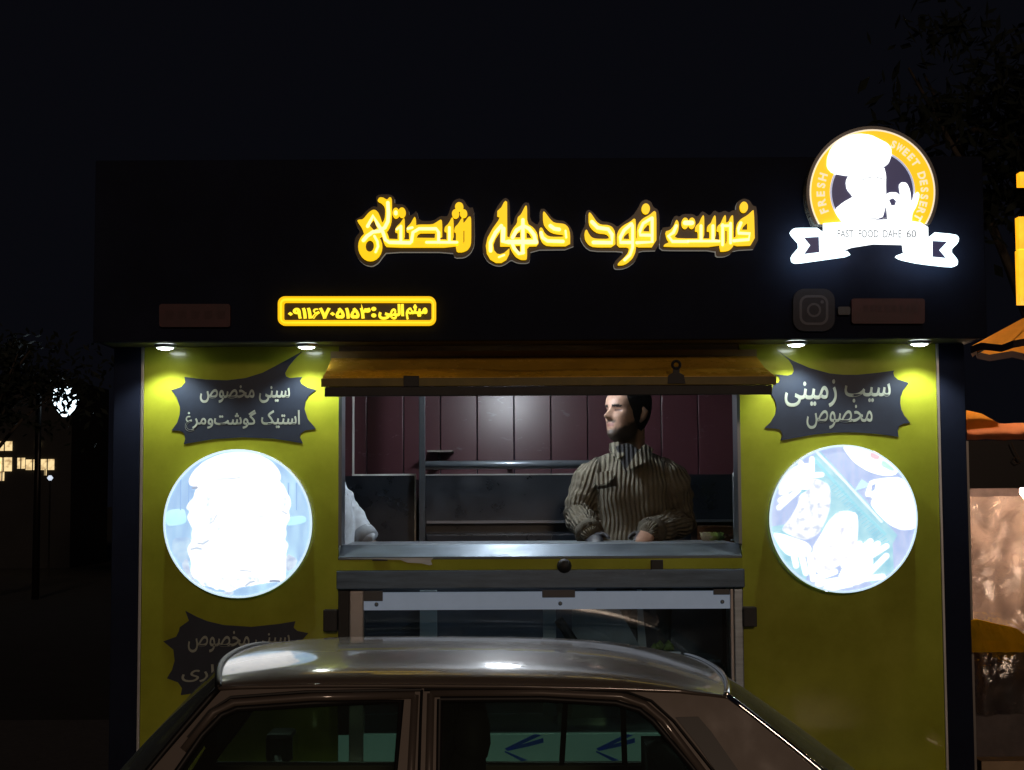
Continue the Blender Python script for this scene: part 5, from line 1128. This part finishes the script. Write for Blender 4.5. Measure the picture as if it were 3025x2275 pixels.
# ================================================================== neighbouring stall on the right
Yn = .55
nx0 = PX(2856, Yn, 1500)
NST = thing('market_stall', (nx0 + .6, Yn + .5, .13), 'neighbouring stall with orange canopies and a lit clear plastic curtain', 'stall')
NX1 = nx0 + 1.7
def fabric(name, col):
    m = bpy.data.materials.new(name); m.use_nodes = True; MATS[name] = m; n, l = m.node_tree.nodes, m.node_tree.links; n.remove(n['Principled BSDF'])
    o_ = [x_ for x_ in n if x_.type == 'OUTPUT_MATERIAL'][0]; d_ = n.new('ShaderNodeBsdfDiffuse'); t_ = n.new('ShaderNodeBsdfTranslucent'); mx_ = n.new('ShaderNodeMixShader'); mx_.inputs[0].default_value = .5
    tc = n.new('ShaderNodeTexCoord'); nz = n.new('ShaderNodeTexNoise'); nz.inputs['Scale'].default_value = 9; nz.inputs['Detail'].default_value = 6; l.new(tc.outputs['Object'], nz.inputs[0])
    cr = n.new('ShaderNodeValToRGB'); cr.color_ramp.elements[0].color = (*[c * .55 for c in col], 1); cr.color_ramp.elements[1].color = (*[min(1, c * 1.3) for c in col], 1); l.new(nz.outputs['Fac'], cr.inputs[0])
    l.new(cr.outputs[0], d_.inputs[0]); l.new(cr.outputs[0], t_.inputs[0]); l.new(d_.outputs[0], mx_.inputs[1]); l.new(t_.outputs[0], mx_.inputs[2]); l.new(mx_.outputs[0], o_.inputs[0]); return m
TARP = fabric('orange_tarp', (.80, .34, .05)); TARP2 = fabric('brown_tarp', (.55, .20, .09))
_old = mat('orange_tarp_solid', (.75, .28, .06), .6, var=.25, vs=7, bump=.4, bs=14)
FRM = mat('stall_frame_metal', (.018, .016, .016), .4, .6)
box('post', nx0 - .012, nx0 + .006, Yn - .03, Yn + .01, .13, PZ(1310, Yn), mat('post_bright', (.4, .38, .36), .3, .8), NST)
box('post', NX1, NX1 + .05, Yn - .03, Yn + .02, .13, PZ(1310, Yn), FRM, NST)
box('beam', nx0 + .008, NX1, Yn - .01, Yn + .03, PZ(1450, Yn), PZ(1308, Yn), FRM, NST)
def sheet(name, rows, ma, par, amp=.006, fr=30, sm=True, thick=0.0):
    """rows: list of (x0, x1, y, z) ; wavy cloth"""
    mb = MB(); n_ = 40
    for i, (x0, x1, y_, z_) in enumerate(rows):
        for k in range(n_ + 1):
            t = k / n_; x_ = x0 + (x1 - x0) * t
            mb.v.append((x_, y_ + amp * mnoise.noise(Vector((x_ * fr * .4, z_ * fr * .2, 3.1))) * 2, z_ + amp * .6 * mnoise.noise(Vector((x_ * fr * .3, y_ * 7, 8)))))
    for i in range(len(rows) - 1):
        for k in range(n_): mb.f.append((i * (n_ + 1) + k, i * (n_ + 1) + k + 1, (i + 1) * (n_ + 1) + k + 1, (i + 1) * (n_ + 1) + k)); mb.m.append(0)
    return mb.build(name, ma, par, sm)
z1 = PZ(1230, Yn); z2 = PZ(1264, Yn); z3 = PZ(1306, Yn)
sheet('valance', [(nx0 + .0, NX1, Yn - .02, PZ(1306, Yn)), (nx0, NX1, Yn - .03, (z2 + z3) / 2), (nx0, NX1, Yn - .02, z2 + .01)], TARP2, NST, .012, 40)
mb = prism([(pw([(2856, 1212), (2900, 1222), (2950, 1250), (2948, 1262), (2900, 1266), (2856, 1270)], Yn - .05, (0, 0), 1), [])], Yn - .05, .01); mb.build('canopy_corner', TARP, NST)
# parasol above
PA = thing('orange_parasol', (PX(3120, 1.2), 1.2, .13), 'orange parasol rising behind the neighbouring stall at the right edge', 'parasol')
ax_, az_ = PX(3120, 1.2), PZ(905, 1.2); rp = ax_ - PX(2880, 1.2); zr = PZ(1030, 1.2)
mb = MB(); mb.v.append((ax_, 1.2, az_))
NP = 8
for k in range(NP * 4):
    a = 2 * math.pi * k / (NP * 4) + math.pi; d = math.cos(math.pi / NP) / math.cos((a % (2 * math.pi / NP)) - math.pi / NP) 
    mb.v.append((ax_ + rp * d * math.cos(a), 1.2 + rp * d * math.sin(a), zr + .012 * math.sin(a * NP) - .015 * (1 - d)))
    mb.v.append((ax_ + rp * d * math.cos(a), 1.2 + rp * d * math.sin(a), zr - .035 + .012 * math.sin(a * NP)))
n_ = NP * 4
for k in range(n_):
    k2 = (k + 1) % n_
    mb.f.append((0, 1 + 2 * k, 1 + 2 * k2)); mb.m.append(0)
mb.build('canopy', TARP, PA)
mv = MB(); mv.v = mb.v[1:]; mv.f = [(2 * k, 2 * k + 1, 2 * ((k + 1) % n_) + 1, 2 * ((k + 1) % n_)) for k in range(n_)]; mv.m = [0] * n_
mv.build('valance', mat('dark_valance', (.02, .015, .02), .7), PA)
MB().tube([(ax_, 1.2, .13), (ax_, 1.2, az_ + .05)], .022, 10).build('pole', FRM, PA, True)
for k in range(NP):
    a = 2 * math.pi * k / NP + math.pi; MB().tube([(ax_, 1.2, az_ - .02), (ax_ + rp * math.cos(a), 1.2 + rp * math.sin(a), zr - .01)], .006, 6).build('rib', FRM, PA)
# clear curtain, yellow cover, things behind, and the warm lamp
m = bpy.data.materials.new('clear_plastic'); m.use_nodes = True; CLEAR = m; n, l = m.node_tree.nodes, m.node_tree.links; n.remove(n['Principled BSDF'])
outn = [x_ for x_ in n if x_.type == 'OUTPUT_MATERIAL'][0]
tr = n.new('ShaderNodeBsdfTransparent'); tr.inputs[0].default_value = (.9, .88, .86, 1); tl = n.new('ShaderNodeBsdfTranslucent'); tl.inputs[0].default_value = (.62, .46, .40, 1)
gl = n.new('ShaderNodeBsdfGlossy'); gl.inputs['Roughness'].default_value = .10
tc = n.new('ShaderNodeTexCoord'); t = n.new('ShaderNodeTexNoise'); t.inputs['Scale'].default_value = 7; t.inputs['Detail'].default_value = 9; t.inputs['Distortion'].default_value = .5; l.new(tc.outputs['Object'], t.inputs[0])
bp = n.new('ShaderNodeBump'); bp.inputs['Strength'].default_value = 1; bp.inputs['Distance'].default_value = .03; l.new(t.outputs['Fac'], bp.inputs['Height']); l.new(bp.outputs[0], gl.inputs['Normal']); l.new(bp.outputs[0], tl.inputs['Normal'])
m1 = n.new('ShaderNodeMixShader'); mr_ = n.new('ShaderNodeMapRange'); mr_.inputs[1].default_value = .35; mr_.inputs[2].default_value = .7; mr_.inputs[3].default_value = .14; mr_.inputs[4].default_value = .55; l.new(t.outputs['Fac'], mr_.inputs[0])
l.new(mr_.outputs[0], m1.inputs[0]); l.new(tr.outputs[0], m1.inputs[1]); l.new(tl.outputs[0], m1.inputs[2])
m2 = n.new('ShaderNodeMixShader'); m2.inputs[0].default_value = .30; l.new(m1.outputs[0], m2.inputs[1]); l.new(gl.outputs[0], m2.inputs[2]); l.new(m2.outputs[0], outn.inputs[0])
rows = [(nx0 + .004, NX1, Yn + .012, PZ(y_, Yn)) for y_ in range(2120, 1440, -34)]
sheet('plastic_curtain', rows, CLEAR, NST, .030, 34)
zt_ = PZ(2250, Yn)
box('stall_counter', nx0 + .02, NX1, Yn - .05, Yn + .7, zt_ - .5, zt_, mat('counter_board', (.42, .30, .18), .6, var=.2, vs=6), NST, .004)
box('apron', nx0 + .02, NX1, Yn - .01, Yn + .6, .13, zt_ - .502, FRM, NST)
box('back_cloth', nx0 - .3, NX1, Yn + 1.3, Yn + 1.32, .13, PZ(1300, Yn), mat('back_cloth', (.12, .085, .085), .8, var=.4, vs=5, bump=.4, bs=9), NST)
0 and box('canopy_top', nx0 - .02, NX1 + .1, Yn + .03, Yn + 1.35, PZ(1290, Yn), PZ(1290, Yn) + .02, TARP2, NST)
YC = thing('yellow_cover', (nx0 + .25, Yn + .2, zt_), 'crumpled yellow plastic cover behind the clear curtain of the stall', 'cover')
yv = fabric('yellow_film', (.85, .52, .02))
a0 = P(2856, 1822, Yn + .15); a1 = P(2962, 1846, Yn + .15); a2 = P(3030, 1906, Yn + .15); zlo = PZ(1918, Yn + .15)
mb = MB()
for k in range(25):
    t = k / 24; x_ = a0.x - .05 + (a2.x + .25 - a0.x) * t
    zt2 = a0.z + (a1.z - a0.z) * min(1, max(0, (x_ - a0.x) / (a1.x - a0.x))) if x_ < a1.x else max(zlo + .012, a1.z + (a2.z - a1.z) * (x_ - a1.x) / (a2.x - a1.x))
    for q, (yy, f_) in enumerate(((.14, 1.0), (-.05, 1.01), (-.07, .72), (-.085, .40), (-.08, 0))):
        mb.v.append((x_, Yn + yy + .012 * mnoise.noise(Vector((x_ * 22, q * 1.7, 0))), zlo + (zt2 - zlo) * f_ + .004 * mnoise.noise(Vector((x_ * 30, q, 5)))))
for k in range(24):
    for q in range(4): mb.f.append((k * 5 + q, (k + 1) * 5 + q, (k + 1) * 5 + q + 1, k * 5 + q + 1)); mb.m.append(0)
mb.build('film', yv, YC, False)
box('stand', a0.x - .02, a2.x + .2, Yn + .06, Yn + .13, zt_ + .001, zlo + .01, mat('grey_tub', (.11, .09, .09), .5, var=.3, vs=9), YC)
lx_, lz_ = nx0 + .42, PZ(1470, Yn + .4)
NL = thing('stall_lamp', (lx_, Yn + .45, lz_), 'warm bulb under the neighbouring stall canopy, hidden by its beam', 'lamp')
mb = MB(); loft(mb, [(lx_, Yn + .45, lz_ - .02, .01, .01), (lx_, Yn + .45, lz_ + .01, .032, .032), (lx_, Yn + .45, lz_ + .05, .026, .026), (lx_, Yn + .45, lz_ + .08, .014, .014)], 12); mb.build('bulb', mat('warm_bulb_lit', (.8, .7, .6), .3, emit=(1.0, .70, .46), es=800), NL, True)
MB().tube([(lx_, Yn + .45, lz_ + .08), (lx_, Yn + .45, PZ(1312, Yn))], .006, 6).build('cord', FRM, NL)
HK = thing('wire_hook', (PX(2995, Yn), Yn - .04, PZ(1370, Yn)), 'thin wire hook hanging from the stall valance', 'hook')
MB().tube([tuple(P(a, b_, Yn - .04)) for a, b_ in ((2988, 1308), (2998, 1332), (3010, 1352), (3014, 1366), (3004, 1370), (2994, 1360), (3000, 1350), (3012, 1358), (3022, 1364))], .0025, 6).build('wire', mat('wire', (.2, .14, .1), .5, .5), HK)
# orange lit shop sign beyond, at the right edge
Ys = 1.9
SGN = thing('orange_shop_sign', (PX(3060, Ys), Ys, .13), 'bright orange lit shop sign cut off by the right edge of the picture', 'sign')
for y0, y1 in ((640, 735), (738, 898), (508, 548)):
    box('panel', PX(3009 if y0 > 600 else 3013, Ys, y0), PX(3160, Ys, y0), Ys, Ys + .06, PZ(y1, Ys, 3015), PZ(y0, Ys, 3015), lightprint('orange_sign_lit_%d' % y0, (1.0, .34, .006), (1.0, .46, .012), 1.5, 12), SGN)
box('post', PX(3090, Ys), PX(3100, Ys), Ys + .07, Ys + .15, .13, PZ(505, Ys), FRM, SGN)

# ================================================================== far street on the left
def tree(name, label, base, hgt, crown_c, crown_r, leaves, seed, leafcol, lsize=.10):
    rnd = random.Random(seed); T = thing(name, base, label, 'tree', 'street trees')
    b_ = Vector(base); top = Vector(crown_c); mb = MB()
    mid = b_.lerp(top, .55) + Vector((rnd.uniform(-.1, .1), 0, 0)); mb.tube([b_, b_.lerp(mid, .5), mid, top], [.16, .13, .11, .05], 10)
    for k in range(9):
        a = rnd.uniform(0, 6.28); e = top + Vector((crown_r[0] * .8 * math.cos(a), crown_r[1] * .8 * math.sin(a), crown_r[2] * rnd.uniform(-.4, .8)))
        st = mid.lerp(top, rnd.random()); mb.tube([st, st.lerp(e, .5) + Vector((0, 0, .15)), e], [.045, .03, .01], 6)
    mb.build('trunk', mat('bark', (.05, .04, .03), .9, var=.3, vs=12, bump=.6, bs=20), T, True)
    cl = [(Vector((rnd.gauss(0, .45), rnd.gauss(0, .45), rnd.gauss(0, .45))), rnd.uniform(.12, .34)) for _ in range(46)]
    mb = MB()
    for k in range(leaves):
        c, rr_ = cl[rnd.randrange(len(cl))]; d = Vector((rnd.gauss(0, 1), rnd.gauss(0, 1), rnd.gauss(0, 1))) * rr_ * .7
        q = c + d; p_ = top + Vector((q.x * crown_r[0], q.y * crown_r[1], q.z * crown_r[2]))
        u = Vector((rnd.gauss(0, 1), rnd.gauss(0, 1), rnd.gauss(0, 1))).normalized(); w_ = u.orthogonal().normalized(); s_ = lsize * rnd.uniform(.6, 1.3)
        mb.add([p_ - u * s_, p_ + w_ * s_ * .4, p_ + u * s_, p_ - w_ * s_ * .4], [(0, 1, 2, 3)])
    mk('crown', mb.v, mb.f, mat('leaf_' + name, leafcol, .55, var=.35, vs=3), T)
    return T
def gp(px_, py_, Y): return P(px_, py_, Y)
Yl = 22.0
lp = gp(184, 1188, Yl)
SL = thing('street_lamp', (lp.x - .5, Yl + .2, 0), 'distant white street lamp shining through leaves on the left', 'street lamp')
MB().tube([(lp.x - .5, Yl + .2, 0), (lp.x - .5, Yl + .2, lp.z + .5), (lp.x - .3, Yl + .2, lp.z + .62), (lp.x, Yl + .2, lp.z + .45)], [.07, .05, .04, .03], 10).build('pole', FRM, SL, True)
mb = MB(); loft(mb, [(lp.x, Yl + .2, lp.z - .26, .05, .05), (lp.x, Yl + .2, lp.z - .12, .17, .17), (lp.x, Yl + .2, lp.z + .06, .24, .24), (lp.x, Yl + .2, lp.z + .24, .22, .2), (lp.x, Yl + .2, lp.z + .30, .06, .06)], 18); mb.build('lamp_globe', mat('street_globe_lit', (.8, .8, .8), .3, emit=(.72, .90, 1.0), es=3.0), SL, True)
mb = MB(); rnd = random.Random(5)
tree('street_tree', 'dark leafy tree in front of the distant street lamp on the left', (lp.x - 1.6, Yl - 1.6, 0), 5, (lp.x - .55, Yl - 1.5, lp.z + .15), (1.5, .7, 1.1), 2600, 4, (.015, .02, .014), .085)
tree('street_tree', 'tall dark tree above the neighbouring stall on the right', (PX(3120, 6.5), 6.5, .13), 6, (PX(3060, 6.5), 6.5, PZ(330, 6.5)), (1.2, .9, .9), 2200, 9, (.035, .022, .014), .09)
# lit shopfront far away
Yh = 34.0
SB = thing('shop_building', (gp(60, 1400, Yh).x, Yh + 2, 0), 'far dark shop building with warm lit windows at the left edge', 'building')
bx0, bx1 = gp(-260, 1400, Yh).x, gp(200, 1400, Yh).x
zg_ = PZ(1300, Yh, 60)
box('wall', bx0, bx1, Yh + .3, Yh + 4, 0, zg_ + 1.6, mat('far_wall', (.012, .012, .013), .8, var=.3, vs=1), SB)
WARM = lightprint('warm_window_lit', (.30, .16, .05), (1.0, .74, .36), 1.0, 6, .30, .52, 6)
for a, b_, c, d in ((-40, 26, 1303, 1331), (-45, 25, 1351, 1392), (42, 64, 1352, 1384), (67, 109, 1357, 1388), (112, 151, 1356, 1388), (95, 111, 1305, 1320), (122, 128, 1387, 1404), (-8, 3, 1352, 1420)):
    X0, X1 = gp(a, c, Yh).x, gp(b_, c, Yh).x; Z0, Z1 = PZ(d, Yh, a), PZ(c, Yh, a)
    w_ = box('window', X0, X1, Yh + .26, Yh + .29, Z0, Z1, WARM, SB)
    for k in range(1, max(2, int((X1 - X0) / .16))):
        xm = X0 + (X1 - X0) * k / max(2, int((X1 - X0) / .16)); box('mullion', xm - .012, xm + .012, Yh + .235, Yh + .255, Z0 - .02, Z1 + .02, FRM, w_)
w_ = gp(148, 1412, Yh - 4); BL = thing('garden_light', (w_.x, Yh - 4, 0), 'small white light below the lit windows on the left', 'lamp')
MB().tube([(w_.x, Yh - 4, 0), (w_.x, Yh - 4, w_.z - .06)], .02, 8).build('stem', FRM, BL)
mb = MB(); loft(mb, [(w_.x, Yh - 4, w_.z - .06, .03, .03), (w_.x, Yh - 4, w_.z, .075, .075), (w_.x, Yh - 4, w_.z + .06, .03, .03)], 12); mb.build('globe', mat('garden_globe_lit', (.8, .8, .8), .3, emit=(.75, .85, 1.0), es=.9), BL, True)
